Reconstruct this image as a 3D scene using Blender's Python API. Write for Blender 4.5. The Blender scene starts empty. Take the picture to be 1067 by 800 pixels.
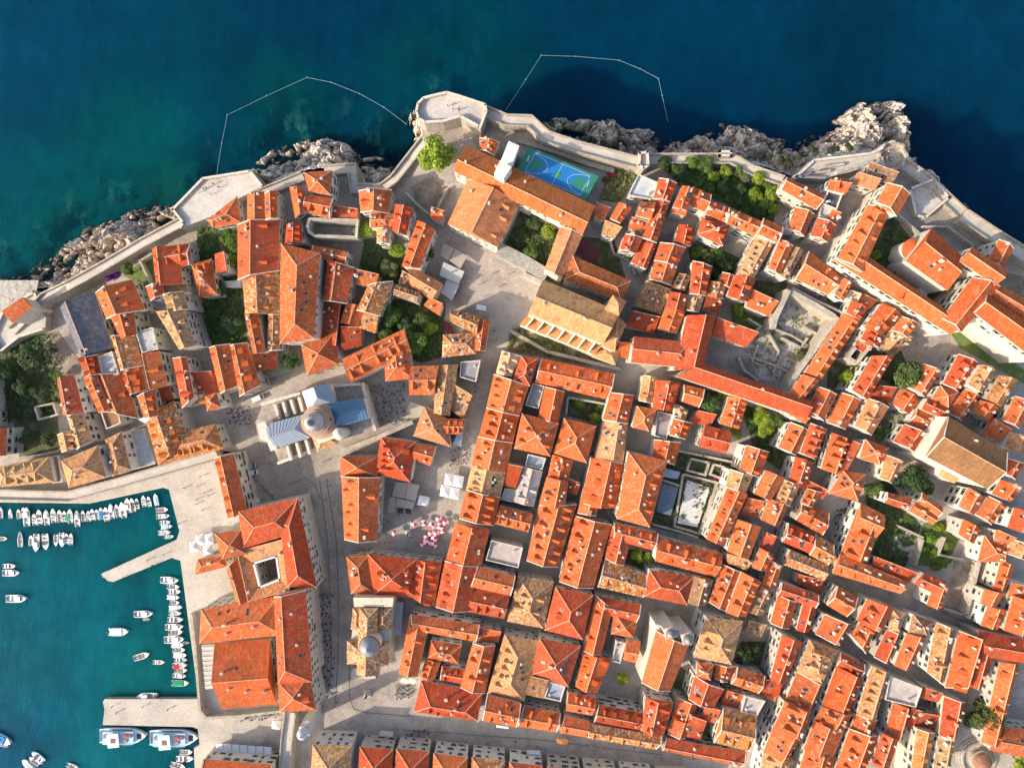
import bpy, bmesh, math, random
import numpy as np
from mathutils import Vector, noise, Matrix
random.seed(7)
R = random.Random(11)
SC = bpy.context.scene
COL = SC.collection
HC = 250.0                      # camera height over the sea
CX, CY = 533.5, 400.0
KPX = 1.5 / 1067.0              # ground metres per photo pixel per metre of distance
def at(px, py, z=0.0):
    f = KPX * (HC - z)
    return Vector(((px - CX) * f, -(py - CY) * f, z))
def pix(v):
    f = KPX * (HC - v.z)
    return (CX + v.x / f, CY - v.y / f)

# ---------- ground height, control points in photo pixels ----------
GCP = [(100,522,1.7),(200,520,1.7),(215,620,1.7),(150,740,1.6),(250,760,1.8),(230,560,1.8),(345,600,3),(345,720,3),(500,770,3.5),(700,787,3.6),
 (430,540,5),(330,480,3.5),(250,430,4.5),(280,480,3),(100,470,5),(30,470,5),(400,420,5),(500,420,7),(500,300,13),(440,230,15),(470,150,18),
 (300,300,11),(300,210,15),(200,280,9),(190,240,11),(100,380,7),(30,350,6),(60,310,6),(250,225,13),(580,200,17),(560,400,9),(600,500,6),(650,640,4),
 (700,330,15),(700,200,19),(800,200,19),(900,200,21),(1000,260,21),(800,350,16),(900,350,17),(1050,350,17),(900,450,12),(1050,450,14),
 (750,500,9),(850,580,6),(1000,550,9),(1060,650,6),(850,700,4),(1000,760,4),(470,500,5.5),(400,360,8),(560,140,18),(640,170,18),(300,800,2.5),
 (960,215,21),(1060,290,20),(440,340,9),(340,380,6),(600,320,14),(1010,700,4.5),(220,800,1.8),(560,600,4.5),(430,680,3.2)]
_g = np.array(GCP, float)
def gz(px, py):
    d = (_g[:,0]-px)**2 + (_g[:,1]-py)**2 + 150.0
    w = d ** -1.7
    return float((w * _g[:,2]).sum() / w.sum())
def ground_under(v):            # ground height under a world point
    z = 5.0
    for _ in range(3):
        f = KPX * (HC - z)
        z = gz(CX + v.x / f, CY - v.y / f)
    return z
def gat(px, py, dz=0.0):
    return at(px, py, gz(px, py) + dz)

# ---------- object helpers ----------
def obj(name, bm_or_mesh, mats=None, parent=None, loc=None, rot=None, color=None):
    if isinstance(bm_or_mesh, bmesh.types.BMesh):
        me = bpy.data.meshes.new(name); bm_or_mesh.to_mesh(me); bm_or_mesh.free()
        for m in (mats if isinstance(mats, (list, tuple)) else [mats]): me.materials.append(m)
    else:
        me = bm_or_mesh
    o = bpy.data.objects.new(name, me); COL.objects.link(o)
    if parent: o.parent = parent
    if loc is not None: o.location = loc
    if rot is not None: o.rotation_euler = rot if isinstance(rot, (tuple, list)) else (0, 0, rot)
    if color is not None: o.color = (*color, 1.0)
    return o
def mesh(name, bm, mats):
    me = bpy.data.meshes.new(name); bm.to_mesh(me); bm.free()
    for m in mats: me.materials.append(m)
    return me
def empty(name, loc, rz=0.0):
    o = bpy.data.objects.new(name, None); COL.objects.link(o)
    o.location = loc; o.rotation_euler = (0, 0, rz); o.empty_display_size = .5
    return o
def tag(o, label=None, cat=None, group=None, kind=None):
    if label: o['label'] = label
    if cat: o['category'] = cat
    if group: o['group'] = group
    if kind: o['kind'] = kind
    return o
def copy_tree(o, parent=None):
    c = o.copy(); COL.objects.link(c)
    if parent: c.parent = parent
    for ch in list(o.children): copy_tree(ch, c)
    return c
def tint(root, color):
    for ch in root.children_recursive: ch.color = (*color, 1)
def quad(bm, pts, mi=0):
    f = bm.faces.new([bm.verts.new(p) for p in pts]); f.material_index = mi; return f
def box(bm, c, s, mi=0, rz=0.0, taper=1.0):
    hx, hy, hz = s[0]/2, s[1]/2, s[2]/2
    ca, sa = math.cos(rz), math.sin(rz)
    vs = []
    for dz, t in ((-hz, 1.0), (hz, taper)):
        for dx, dy in ((-hx,-hy),(hx,-hy),(hx,hy),(-hx,hy)):
            x, y = dx*t, dy*t
            vs.append(bm.verts.new((c[0]+x*ca-y*sa, c[1]+x*sa+y*ca, c[2]+dz)))
    for f in ((3,2,1,0),(4,5,6,7),(0,1,5,4),(1,2,6,5),(2,3,7,6),(3,0,4,7)):
        bm.faces.new([vs[i] for i in f]).material_index = mi
def prism(bm, pts, z0, z1, mi_side=0, mi_top=0, bottom=False):
    """pts: list of Vectors (x,y used); z0/z1 numbers or lists"""
    n = len(pts)
    a = sum(pts[i].x*pts[(i+1)%n].y - pts[(i+1)%n].x*pts[i].y for i in range(n))
    if a < 0: pts = pts[::-1]
    lo = [bm.verts.new((p.x, p.y, z0)) for p in pts]
    hi = [bm.verts.new((p.x, p.y, z1)) for p in pts]
    for i in range(n):
        j = (i+1) % n
        bm.faces.new((lo[i], lo[j], hi[j], hi[i])).material_index = mi_side
    f = bm.faces.new(hi); f.material_index = mi_top
    if bottom: bm.faces.new(lo[::-1])
    return f
def lathe(bm, prof, seg=24, c=(0,0,0), mi=0, ang0=0.0, ang1=2*math.pi):
    rings = []
    full = abs(ang1-ang0-2*math.pi) < 1e-6
    n = seg if full else seg+1
    for r, z in prof:
        rings.append([bm.verts.new((c[0]+r*math.cos(ang0+(ang1-ang0)*k/seg), c[1]+r*math.sin(ang0+(ang1-ang0)*k/seg), c[2]+z)) for k in range(n)])
    for a, b in zip(rings, rings[1:]):
        for k in range(seg):
            l = (k+1) % n
            try: bm.faces.new((a[k], a[l], b[l], b[k])).material_index = mi
            except ValueError: pass
    return rings
def pip(p, poly):
    x, y = p; c = False; j = len(poly)-1
    for i in range(len(poly)):
        xi, yi = poly[i]; xj, yj = poly[j]
        if (yi > y) != (yj > y) and x < (xj-xi)*(y-yi)/(yj-yi)+xi: c = not c
        j = i
    return c

# ---------- materials ----------
class NT:
    def __init__(s, name):
        s.m = bpy.data.materials.new(name); s.m.use_nodes = True
        s.t = s.m.node_tree; s.t.nodes.clear()
        s.out = s.n('ShaderNodeOutputMaterial'); s.b = s.n('ShaderNodeBsdfPrincipled')
        s.l(s.b.outputs[0], s.out.inputs[0])
    def n(s, t, **k):
        x = s.t.nodes.new(t)
        for a, v in k.items():
            if a.startswith('i_'): x.inputs[a[2:].replace('_', ' ')].default_value = v
            else: setattr(x, a, v)
        return x
    def l(s, a, b): s.t.links.new(a, b)
    def noise(s, scale, detail=4, vec=None, rough=.6, dist=0.0):
        x = s.n('ShaderNodeTexNoise'); x.inputs['Scale'].default_value = scale; x.inputs['Detail'].default_value = detail
        x.inputs['Roughness'].default_value = rough; x.inputs['Distortion'].default_value = dist
        if vec is not None: s.l(vec, x.inputs['Vector'])
        return x.outputs['Fac']
    def ramp(s, fac, stops):
        x = s.n('ShaderNodeValToRGB'); e = x.color_ramp.elements
        while len(e) < len(stops): e.new(.5)
        for i, (p, c) in enumerate(stops):
            e[i].position = p; e[i].color = (*c, 1) if len(c) == 3 else c
        s.l(fac, x.inputs[0]); return x.outputs[0]
    def g(s, fac, a, b, lo=.3, hi=.7):       # grey value between a and b
        x = s.n('ShaderNodeMapRange'); x.inputs[1].default_value = lo; x.inputs[2].default_value = hi
        x.inputs[3].default_value = a; x.inputs[4].default_value = b; s.l(fac, x.inputs[0]); return x.outputs[0]
    def mul(s, col, val):
        x = s.n('ShaderNodeMix', data_type='RGBA', blend_type='MULTIPLY'); x.inputs[0].default_value = 1
        s.l(col, x.inputs[6]); s.l(val, x.inputs[7]); return x.outputs[2]
    def mix(s, fac, a, b):
        x = s.n('ShaderNodeMix', data_type='RGBA')
        if hasattr(fac, 'is_linked'): s.l(fac, x.inputs[0])
        else: x.inputs[0].default_value = fac
        for v, i in ((a, 6), (b, 7)):
            if hasattr(v, 'is_linked'): s.l(v, x.inputs[i])
            else: x.inputs[i].default_value = (*v, 1)
        return x.outputs[2]
    def math(s, op, a, b=None):
        x = s.n('ShaderNodeMath', operation=op)
        for v, i in ((a, 0), (b, 1)):
            if v is None: continue
            if hasattr(v, 'is_linked'): s.l(v, x.inputs[i])
            else: x.inputs[i].default_value = v
        return x.outputs[0]
    def col(s, c):
        if hasattr(c, 'is_linked'): s.l(c, s.b.inputs['Base Color'])
        else: s.b.inputs['Base Color'].default_value = (*c, 1)
        return s
    def rough(s, r):
        if hasattr(r, 'is_linked'): s.l(r, s.b.inputs['Roughness'])
        else: s.b.inputs['Roughness'].default_value = r
        return s
    def bump(s, h, strength=.5, dist=.1):
        x = s.n('ShaderNodeBump'); x.inputs['Strength'].default_value = strength; x.inputs['Distance'].default_value = dist
        s.l(h, x.inputs['Height']); s.l(x.outputs[0], s.b.inputs['Normal']); return s
    def pos(s): return s.n('ShaderNodeNewGeometry').outputs['Position']
    def ocol(s): return s.n('ShaderNodeObjectInfo').outputs['Color']
    def orand(s): return s.n('ShaderNodeObjectInfo').outputs['Random']
    def stretch(s, vec, sc):
        x = s.n('ShaderNodeMapping'); x.inputs['Scale'].default_value = sc; s.l(vec, x.inputs[0]); return x.outputs[0]

def mat_roof():
    t = NT('terracotta_tiles')
    uv = t.n('ShaderNodeUVMap').outputs[0]; P = t.pos()
    att = t.n('ShaderNodeAttribute', attribute_type='OBJECT', attribute_name='mot').outputs['Fac']
    # single tiles of different firing: cell noise over tile courses
    w = t.n('ShaderNodeTexWhiteNoise', noise_dimensions='2D')
    sn = t.n('ShaderNodeVectorMath', operation='FLOOR'); t.l(t.stretch(uv, (2.1, 1.5, 1)), sn.inputs[0]); t.l(sn.outputs[0], w.inputs['Vector'])
    streak = t.noise(1.0, 3, t.stretch(uv, (1.6, .22, 1)))
    fine = t.noise(1.6, 4, P); big = t.noise(.16, 3, P)
    v = t.mul(t.ocol(), t.g(streak, .80, 1.16))
    v = t.mul(v, t.g(fine, .88, 1.10)); v = t.mul(v, t.g(big, .88, 1.1))
    cell = t.g(w.outputs['Value'], .72, 1.22, 0, 1)
    # flakes of pale old tile among the red, by how mottled the roof is
    old = t.mix(t.g(w.outputs['Value'], 0, 1, .35, .8), (.30, .15, .075), (.52, .38, .25))
    am = t.math('MULTIPLY', att, t.g(t.noise(.5, 4, P), 0, 1, .38, .62))
    v = t.mix(am, v, old)
    v = t.mul(v, t.mix(t.math('ADD', t.math('MULTIPLY', att, .6), .22), (1, 1, 1), cell))
    # lichen / soot blotches
    v = t.mix(t.math('MULTIPLY', t.g(t.noise(.42, 5, P, .7), 0, .7, .51, .70), .95), v, (.17, .09, .055))
    v = t.mix(t.math('MULTIPLY', t.g(t.noise(.09, 3, P, .5), 0, .42, .55, .62), 1.0), v, t.mul(v, t.mix(.5, (.72, .86, .95), (.72, .86, .95))))
    v = t.mix(t.g(t.noise(1.0, 4, t.stretch(uv, (2.6, .16, 1)), .7), 0, .35, .58, .74), v, (.13, .07, .045))
    t.col(v).rough(.9); t.b.inputs['Specular IOR Level'].default_value = .08
    wv = t.n('ShaderNodeTexWave', wave_type='BANDS', bands_direction='X'); wv.inputs['Scale'].default_value = .8; t.l(uv, wv.inputs['Vector'])
    t.bump(t.math('ADD', t.math('MULTIPLY', wv.outputs['Fac'], .5), t.math('MULTIPLY', w.outputs['Value'], .6)), .45, .12)
    return t.m
def mat_objcol(name, rough=.85, fine=2.2, lo=.82, hi=1.12, bump=.25, dirt=None, dirtamt=.5, blotch=.35):
    t = NT(name); P = t.pos()
    v = t.mul(t.ocol(), t.g(t.noise(fine, 5, P), lo, hi)); v = t.mul(v, t.g(t.noise(.35, 3, P), lo+.04, hi-.02))
    if dirt: v = t.mix(t.math('MULTIPLY', t.g(t.noise(blotch, 6, P, .72), 0, 1, .54, .72), dirtamt), v, dirt)
    t.col(v).rough(rough); t.b.inputs['Specular IOR Level'].default_value = .2 if rough > .7 else .5
    if bump: t.bump(t.noise(fine*2, 4, P), bump, .08)
    return t.m
def mat_plain(name, c, rough=.6, metal=0.0, var=.1, scale=3.0):
    t = NT(name); P = t.pos()
    base = t.n('ShaderNodeRGB'); base.outputs[0].default_value = (*c, 1)
    t.col(t.mul(base.outputs[0], t.g(t.noise(scale, 3, P), 1-var, 1+var))).rough(rough)
    t.b.inputs['Metallic'].default_value = metal
    return t.m
M = {}
M['roof'] = mat_roof()
M['wall'] = mat_objcol('stone_plaster_wall', .9, 1.4, .84, 1.1, .2, (.30, .26, .21), .45, .6)
M['ridge'] = mat_plain('ridge_mortar', (.58, .33, .20), .9, 0, .35, 1.2)
M['coping'] = mat_plain('pale_coping', (.57, .495, .41), .9, 0, .25, 1.2)
M['glass'] = mat_plain('dark_window_glass', (.018, .02, .024), .25)
M['shutter'] = mat_plain('green_shutter', (.06, .085, .07), .6)
M['frame'] = mat_plain('stone_frame', (.58, .53, .46), .8)
M['flat'] = mat_objcol('roof_terrace_paving', .9, 1.0, .78, 1.1, .15, (.22, .2, .18), .55, .5)
def mat_masonry():
    t = NT('limestone_city_wall'); P = t.pos(); sep = t.n('ShaderNodeSeparateXYZ'); t.l(P, sep.inputs[0]); cb = t.n('ShaderNodeCombineXYZ')
    t.l(t.math('ADD', sep.outputs[0], sep.outputs[1]), cb.inputs[0]); t.l(t.math('ADD', sep.outputs[2], t.math('MULTIPLY', sep.outputs[1], .7)), cb.inputs[1])
    br = t.n('ShaderNodeTexBrick'); br.inputs['Scale'].default_value = .7; br.inputs['Mortar Size'].default_value = .03; t.l(cb.outputs[0], br.inputs['Vector'])
    br.inputs['Color1'].default_value = (1, 1, 1, 1); br.inputs['Color2'].default_value = (.78, .76, .73, 1); br.inputs['Mortar'].default_value = (.5, .47, .43, 1)
    v = t.mul(t.ocol(), br.outputs[0]); v = t.mul(v, t.g(t.noise(.9, 6, P), .72, 1.16)); v = t.mul(v, t.g(t.noise(.2, 4, P), .82, 1.12))
    v = t.mix(t.math('MULTIPLY', t.g(t.noise(.45, 6, P, .74), 0, 1, .53, .70), .7), v, (.24, .205, .16))
    t.col(v).rough(.92).bump(t.noise(1.8, 5, P), .5, .1); t.b.inputs['Specular IOR Level'].default_value = .15; return t.m
M['citywall'] = mat_masonry()
M['lead'] = mat_objcol('lead_roof', .42, 1.5, .9, 1.08, .1)
M['metal'] = mat_plain('grey_metal', (.25, .26, .27), .4, .6)
M['white'] = mat_plain('white_gloss', (.80, .80, .79), .3, 0, .05, 1.0)
M['cloth'] = mat_objcol('canvas', .9, 1.5, .9, 1.06, .1)
M['wood'] = mat_plain('wood', (.17, .09, .045), .7, 0, .3)
M['dark'] = mat_plain('dark_metal', (.03, .03, .032), .6)
M['rubber'] = mat_plain('boat_floor', (.40, .40, .39), .7, 0, .15)
M['paint'] = mat_objcol('boat_paint', .32, 1.0, .94, 1.04, 0)
HOUSES = """
@slate-roofed hall row|sea wall|110,280
o g 100 305 111 332 151 323 137 291 r.4 b2
o g 116 331 126 353 142 348 139 325 k1
m g 116 350 126 386 148 381 140 350 r.3
o g 126 386 134 412 152 406 148 381 r.35
w f 142 346 149 368 166 364 160 341
o g 148 369 156 406 174 401 166 366 r.15
o g 143 413 151 436 165 433 161 405
d s 166 419 181 415 175 400 161 406
@terrace under the slate-roofed hall|sea wall|90,300
d g 82 374 90 392 105 389 101 370
w f 103 372 108 393 125 390 118 366
o g 87 394 103 430 115 426 100 390 a4 r.6
o g 101 391 117 428 144 436 128 388 r.35 b1
b f 106 429 112 447 127 441 124 428
@terrace above the harbour gardens|sea wall|60,380
r g 60 394 66 432 87 430 77 391 r.35 k2
t g 70 433 80 468 96 460 87 431 r.4
+ t g 60 453 64 471 82 466 78 448
o g -34 385 -34 446 -12 446 -14 388
o g -30 448 -30 476 6 474 7 446 r.6
@row along the harbour wall|left end of the quay|0,500
t h 0 507 56 502 51 476 -3 487 a4 b4
p f 52 476 56 503 66 502 62 474
t h 72 508 110 497 102 464 64 480
t h 110 458 118 496 136 489 126 450
m g 152 437 165 484 198 462 181 418 a4 b4
+ m h 166 484 233 467 224 442 188 450 a8
w f 127 452 137 490 163 483 150 446 h3
@white-walled terrace behind the sea wall|sea wall|180,235
r g 159 260 163 298 190 295 186 256 r.3 a3
+ r g 173 257 198 254 197 276 175 281
o g 152 299 157 313 170 307 168 295
b s 195 304 193 296 168 298 170 306
t g 170 307 176 325 196 322 191 304 h13
t g 163 325 187 364 203 360 192 323 r.5 a3 b1 h14
r g 180 373 190 425 202 415 194 372 r.7 k2
r s 203 412 228 411 223 387 198 389
m s 198 422 215 420 214 408 200 410
o h 214 413 216 428 230 424 225 409
@pair of slopes by the shaded orchard|cathedral|290,440
o g 218 362 230 410 248 402 240 358 r.4 a2
o g 240 360 250 413 271 402 257 357 r.35
b s 231 380 236 406 247 402 243 376
r s 289 384 287 365 265 368 266 386
@houses beside the terrace bastion|bastion terrace|235,195
o h 216 229 247 205 251 232 222 237 h5
o h 200 276 220 270 226 307 208 309 r.5 a2
r s 224 265 225 285 237 282 234 263
o g 258 201 258 231 276 231 275 200 b1
o g 276 202 277 229 289 227 288 198 b2
r g 248 234 248 292 290 282 291 228 r.4 a2 b2 k2
m g 253 291 256 326 291 327 291 284 r.45 b4
o g 255 326 264 368 276 367 268 324 r.4
b g 280 328 278 366 291 364 291 328
@houses under the rocky shore|sea wall|325,170
o h 317 180 322 199 344 203 346 178
o g 302 195 308 227 319 219 318 196 b1
o g 319 203 347 207 343 227 317 220 b2
r g 299 234 297 253 315 252 314 233
r s 343 227 372 229 373 219 346 215
o g 326 256 362 262 360 276 326 267
@long hipped hall with red roof|cathedral|320,440
o h 293 254 292 358 327 352 333 264 r.5 k5 h14
@lane beside the long hipped hall|sea wall|350,240
r g 341 272 337 313 361 316 369 279 a4 r.4
r s 334 312 328 356 351 360 356 316
o h 314 359 320 391 353 380 349 346
o s 371 296 391 299 395 287 370 281
m g 384 297 372 323 396 329 409 293 r.4
o g 361 316 355 336 374 340 381 320
m s 374 341 391 347 395 329 380 325
d s 355 365 376 360 378 342 357 341
@garden houses under the bastion wall|sea wall|400,190
o g 374 199 376 221 405 222 408 198 k2
o g 387 223 411 223 411 238 386 237
p g 393 238 393 253 405 253 406 238
r g 412 213 409 240 423 245 430 217 a1 b2
o g 435 230 419 277 437 279 453 239 a4 k1
o s 449 227 461 231 463 221 450 217
@houses at the foot of church square|church square|490,290
p g 426 276 461 296 450 312 428 298 k2
b s 415 296 429 301 433 291 420 283
b g 413 297 437 305 434 315 410 307 k2
o s 442 318 457 328 461 317 448 311
m g 471 322 500 330 496 348 469 334 k2
+ m h 462 349 496 347 495 368 461 372
+ o g 498 332 495 365 505 365 510 335
@block between the cathedral and the lane|cathedral|340,440
o g 357 374 421 343 428 366 366 398 a3 b5
+ o h 400 364 402 397 430 394 424 357 b2
o g 428 382 457 381 452 411 427 411 b2
t g 457 381 452 430 468 433 477 380
+ t s 466 424 482 436 492 412 472 400
+ x f 480 377 479 393 496 398 501 375
p h 442 424 431 454 469 465 467 437
+ o g 459 436 485 437 480 452 466 452
@market square edge|cathedral|340,440
o h 355 476 355 496 393 496 393 476
o g 356 496 359 562 392 564 396 497 r.5 a6 b2
r h 397 456 391 493 427 502 433 461 a4 b2
+ o g 432 462 453 466 448 485 431 478
o h 361 580 366 618 392 619 384 578
r h 383 577 390 619 434 622 434 583 b3 a1
r g 433 583 430 622 452 631 460 586 r.4 a3 b5
@row between market square and the lane|tan church|590,340
c g 523 366 517 389 533 392 542 371 k1
r h 543 371 534 397 552 402 560 374
o g 515 390 507 425 541 433 551 402 r.5 a4 b3
o g 507 425 499 455 534 461 541 433 a3 b2
o g 498 455 492 484 527 492 534 461 a2
t g 492 484 486 510 521 518 527 492 r.45 a4 k3
o g 486 510 479 540 514 547 521 518 a3 b4
o g 475 545 465 583 501 590 510 552 r.5 a1 k2
r g 464 584 454 632 488 637 498 590 r.55 a5
o g 498 590 537 600 532 620 491 611
r g 492 612 531 621 525 644 488 637 b3
@second lane from the market|tan church|590,340
o g 564 374 641 390 633 416 558 398 a3 b3
x f 555 399 547 422 561 426 567 402 h7
o g 568 403 561 436 581 441 588 408 r.55
o h 544 431 536 467 573 475 582 441 a2 b2
o h 588 436 577 472 611 482 621 444
+ x f 583 452 579 471 598 475 603 455 h9.5
d s 526 506 537 509 544 486 530 483
w f 526 508 522 520 535 523 538 510 h7
w g 544 486 536 522 556 527 565 491
x f 550 473 547 485 565 489 569 477 h8
o g 521 527 555 536 550 554 515 545
w f 512 562 506 583 540 591 545 570
o g 576 474 571 496 591 501 597 480 k1
o g 570 497 562 525 588 530 592 502 r.6 a1 k2
d s 590 512 601 515 604 503 592 499
o g 562 526 549 584 581 591 601 525 r.5 a5 b6
@long lane below the tan church|tan church|590,340
o g 637 409 628 437 654 441 660 412 b2 a1
p g 629 438 620 476 649 483 654 441 r.6 k3
o g 617 476 604 526 641 529 650 484 r.55 a3 b5
o g 605 524 602 534 621 537 624 527
o h 655 471 643 540 677 549 695 480 b4 h13
o g 683 458 680 476 703 484 709 461 a4
p g 671 391 666 417 680 420 684 394 b1 a1
r g 684 396 680 425 700 429 709 399 k2
o h 664 423 659 445 676 449 684 427
x f 685 428 681 454 694 458 701 432 h6
@block under the hipped red hall|main street|620,770
o g 600 537 583 606 618 613 637 546 r.5 a5 k4
r g 640 545 686 556 681 573 640 562 k2
+ r g 638 548 631 582 650 589 657 562
m g 630 584 674 599 670 622 623 611 b4
o g 686 560 753 577 746 601 683 584
r h 677 594 723 601 716 630 671 621 k1
b g 724 601 717 628 735 631 743 604
o g 754 588 739 627 757 637 773 596 a4
o g 773 596 757 638 777 642 793 606 b4 a2
b g 794 611 779 637 795 641 804 615
@square roofs above the main street|main street|620,770
t h 540 600 529 647 566 654 577 606 a2 b2
r h 579 612 568 656 607 666 618 620 a1
t h 526 661 508 722 546 730 562 668 a5 k2
r h 562 665 555 702 592 715 605 673 k5
b s 547 723 566 727 571 706 554 702
x f 572 709 567 726 584 730 589 714 h9
o g 621 620 608 678 626 682 638 634 a2
+ r g 621 620 668 630 663 648 628 640
+ o h 640 638 637 660 660 664 664 646
o g 608 679 600 715 622 721 637 687 r.45 a3 b2
o g 653 667 667 668 662 690 650 687
w f 642 667 637 688 646 690 652 669 h8
@block behind the domed church|domed church|383,670
o g 428 640 500 651 496 668 432 656 k3 b3
+ o g 427 642 416 701 435 704 447 650 a2 b1
o g 493 670 480 716 505 722 516 672 a2 b2
+ o s 495 665 519 669 522 657 497 652
o h 449 667 481 672 477 691 446 685 k1
+ o g 444 686 438 704 452 708 459 690
+ r g 461 694 487 698 484 713 459 708
r h 439 709 503 721 497 750 432 741 r.65 b5 k4
@main street front|domed church|383,670
o g 508 724 543 733 538 757 503 750 b3 a1
o g 546 735 584 743 580 762 540 756 a2 b2
o g 593 721 622 727 617 745 590 740 a2
o g 589 746 613 751 615 768 584 763 b2
d g 624 734 671 743 668 761 619 752
m g 613 754 690 767 684 780 613 768 b5
r g 673 727 669 761 691 766 702 732 r.4
o g 707 727 696 764 714 769 727 733 r.6 k1
r s 712 767 729 771 734 748 717 742
o s 731 749 745 753 749 738 735 734
m g 754 738 788 746 780 782 744 773 b3 a3
r g 694 769 778 784 773 798 690 781 r.65 b4
@facing row across the main street|clock tower|315,765
r h 375 778 371 838 405 842 409 781 k2 h9
t h 326 776 322 840 360 845 366 777 h11
r h 413 780 409 840 444 843 447 783 k2 h9
o h 452 785 448 843 483 845 487 789 k3 h9
m h 492 789 488 845 523 848 526 793 h9
r h 531 794 527 850 562 853 565 798 h9
o h 571 799 567 855 601 858 605 802 h9
r h 609 803 605 858 640 861 643 806 h9
r h 648 807 644 860 678 864 682 810 h9
r h 687 811 683 865 717 868 721 813 h9
@twin-towered church surroundings|twin-towered church|695,690
t h 736 643 723 684 762 692 774 647 a3 b1 h13
b s 777 660 793 663 797 650 779 645
o h 727 690 726 704 740 708 744 692
o g 746 692 745 706 758 710 766 694
o g 769 695 797 704 790 722 762 712 a1 b1
r s 792 723 811 726 813 707 796 706
r g 724 704 718 728 743 738 754 718 r.4 k1
o s 750 736 771 741 777 723 756 717
w f 776 724 771 741 788 745 797 729 h9
@lane between white terrace and ruin garden|ruin garden|720,500
o g 713 401 734 406 728 424 711 418
t g 705 421 702 437 712 441 717 428
r s 720 440 740 444 745 432 727 428
o g 702 436 698 453 714 457 721 441 b2
o g 760 413 750 441 770 447 779 417 a2 b5
r g 735 443 762 450 756 472 728 465 b2 a1
o g 778 464 770 489 791 497 801 471 a1 b2
t g 761 489 756 507 777 513 784 496 k1
o g 758 508 736 561 753 568 779 515 r.5 a5 b3
o s 772 535 790 540 795 522 778 518
o g 768 541 758 574 780 582 793 549 a2 k1
r s 792 570 802 573 807 558 797 554
o g 792 571 784 591 798 595 806 578
t s 758 586 778 594 783 584 758 577
o g 803 584 793 611 806 615 815 590
@white terrace lane by the college court|sports court|600,190
w f 665 182 654 204 679 209 686 191
r g 687 186 681 207 698 210 705 191 b1
r g 685 208 670 248 684 253 697 212 b5
o g 667 211 683 211 678 228 663 224 k1
o g 645 211 636 227 647 232 658 217
o s 655 238 673 243 677 233 657 227
t s 628 244 640 248 647 238 630 231
r g 652 244 646 260 662 264 670 248 a1
r g 670 252 658 273 674 280 683 256 r.7
o s 619 226 629 230 635 218 621 213
o g 500 144 500 156 514 161 520 149
@steep lane behind the sports court|sports court|600,190
o g 688 253 682 271 705 278 714 258
o g 683 271 677 291 699 297 705 279 a2
t g 708 285 700 299 714 303 719 288 k2
d g 708 234 703 251 720 256 723 238
o g 711 194 702 215 716 219 723 197
+ o s 700 221 714 225 716 216 703 213
o g 723 195 741 203 736 221 717 214 k1
o g 740 210 760 217 755 231 735 222
r h 732 225 727 244 753 256 760 234 a2 b2 k1
o g 760 217 794 231 787 246 757 232
r g 722 272 719 306 735 308 742 278 a3 b3
t g 718 307 715 323 728 325 734 308
m g 741 293 737 308 752 312 757 297 k1
d s 733 322 749 326 752 312 736 309
r g 753 284 750 296 762 300 766 288
b s 662 318 688 327 697 303 672 294 k1
d s 653 340 681 347 686 331 659 325 k1
r g 698 304 694 320 712 325 717 308 a1
o g 693 321 686 342 705 347 714 325 a1 b2
o s 643 372 655 373 657 358 645 357
@lane of tall gables below the walled garden|walled garden|770,190
o g 796 228 816 237 810 253 790 243
p g 788 247 768 286 783 294 805 255 r.6 k3
r g 766 287 758 308 779 314 787 291 a1 b1
o s 778 319 801 329 809 315 783 303 k1
o g 813 250 800 280 812 286 826 256 a2
b g 826 257 812 286 821 291 837 261 k2
o g 829 216 821 238 838 246 848 223 r.6 k1
r g 852 227 845 246 862 252 871 235 b1
w f 855 214 852 225 863 231 868 219
o s 862 232 869 237 874 223 866 220
o g 820 185 860 204 851 218 814 197 r.4
o g 866 186 887 188 881 202 862 197 r.3
n f 862 199 856 213 871 219 877 203
p s 889 192 911 198 916 188 893 181
b s 903 183 929 192 934 181 906 171
@long lane under the college wing|college|900,300
o g 843 262 878 290 864 307 829 290 a1 k2
o g 880 290 870 306 879 313 887 297
c f 885 302 882 312 892 316 897 306
o s 892 315 905 322 912 314 898 307
r g 887 314 882 325 896 333 904 321 b2
o g 879 326 839 388 856 395 897 333 r.55 b8
o g 919 316 901 341 918 350 940 329 r.5
o g 940 330 930 344 945 351 957 338 b2
r g 903 342 897 354 916 362 921 350
t s 914 360 925 366 939 348 927 341
b s 922 367 931 371 946 352 936 349
r g 909 371 888 406 904 416 931 371 r.55 a4 b5
d s 905 416 922 425 931 404 913 402
r s 891 362 902 368 906 362 893 355
@row of gables above the narrow street|ruined garden court|800,370
o g 837 390 821 411 834 420 853 397 r.6 a1 b1
o g 815 411 845 430 839 441 810 424 b4
o g 853 403 841 427 858 438 872 411 a1
o g 877 409 862 440 881 447 897 417 a1 b1
p g 905 415 891 444 908 453 926 424 a1 k1
r g 943 442 931 460 952 470 965 452 r.6 a2
o g 956 425 981 437 971 453 947 440
o g 939 404 930 420 947 431 958 417 a1 b1
@terraces near the right-hand church|brown-roofed church|1000,470
o g 962 379 948 404 963 413 980 387 r.6
o h 980 402 971 415 988 424 999 409
r g 967 415 988 425 983 436 961 426 a1 b1
r g 999 369 983 400 998 408 1019 378 r.6 a3 b2
t g 1022 380 1009 400 1023 409 1037 384 r.6 a3 b3
m g 1042 391 1028 415 1043 423 1060 396 a1
o g 1006 405 987 430 1001 438 1020 412 r.65
o g 1022 417 1013 428 1030 438 1041 425 a1
o g 1058 413 1045 438 1062 446 1077 420 a2
o s 1024 452 1041 460 1050 447 1033 436
t g 1052 450 1048 466 1066 473 1074 457
r g 1050 478 1044 492 1058 499 1067 483
o g 1009 508 999 527 1015 536 1025 518 a1
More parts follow.
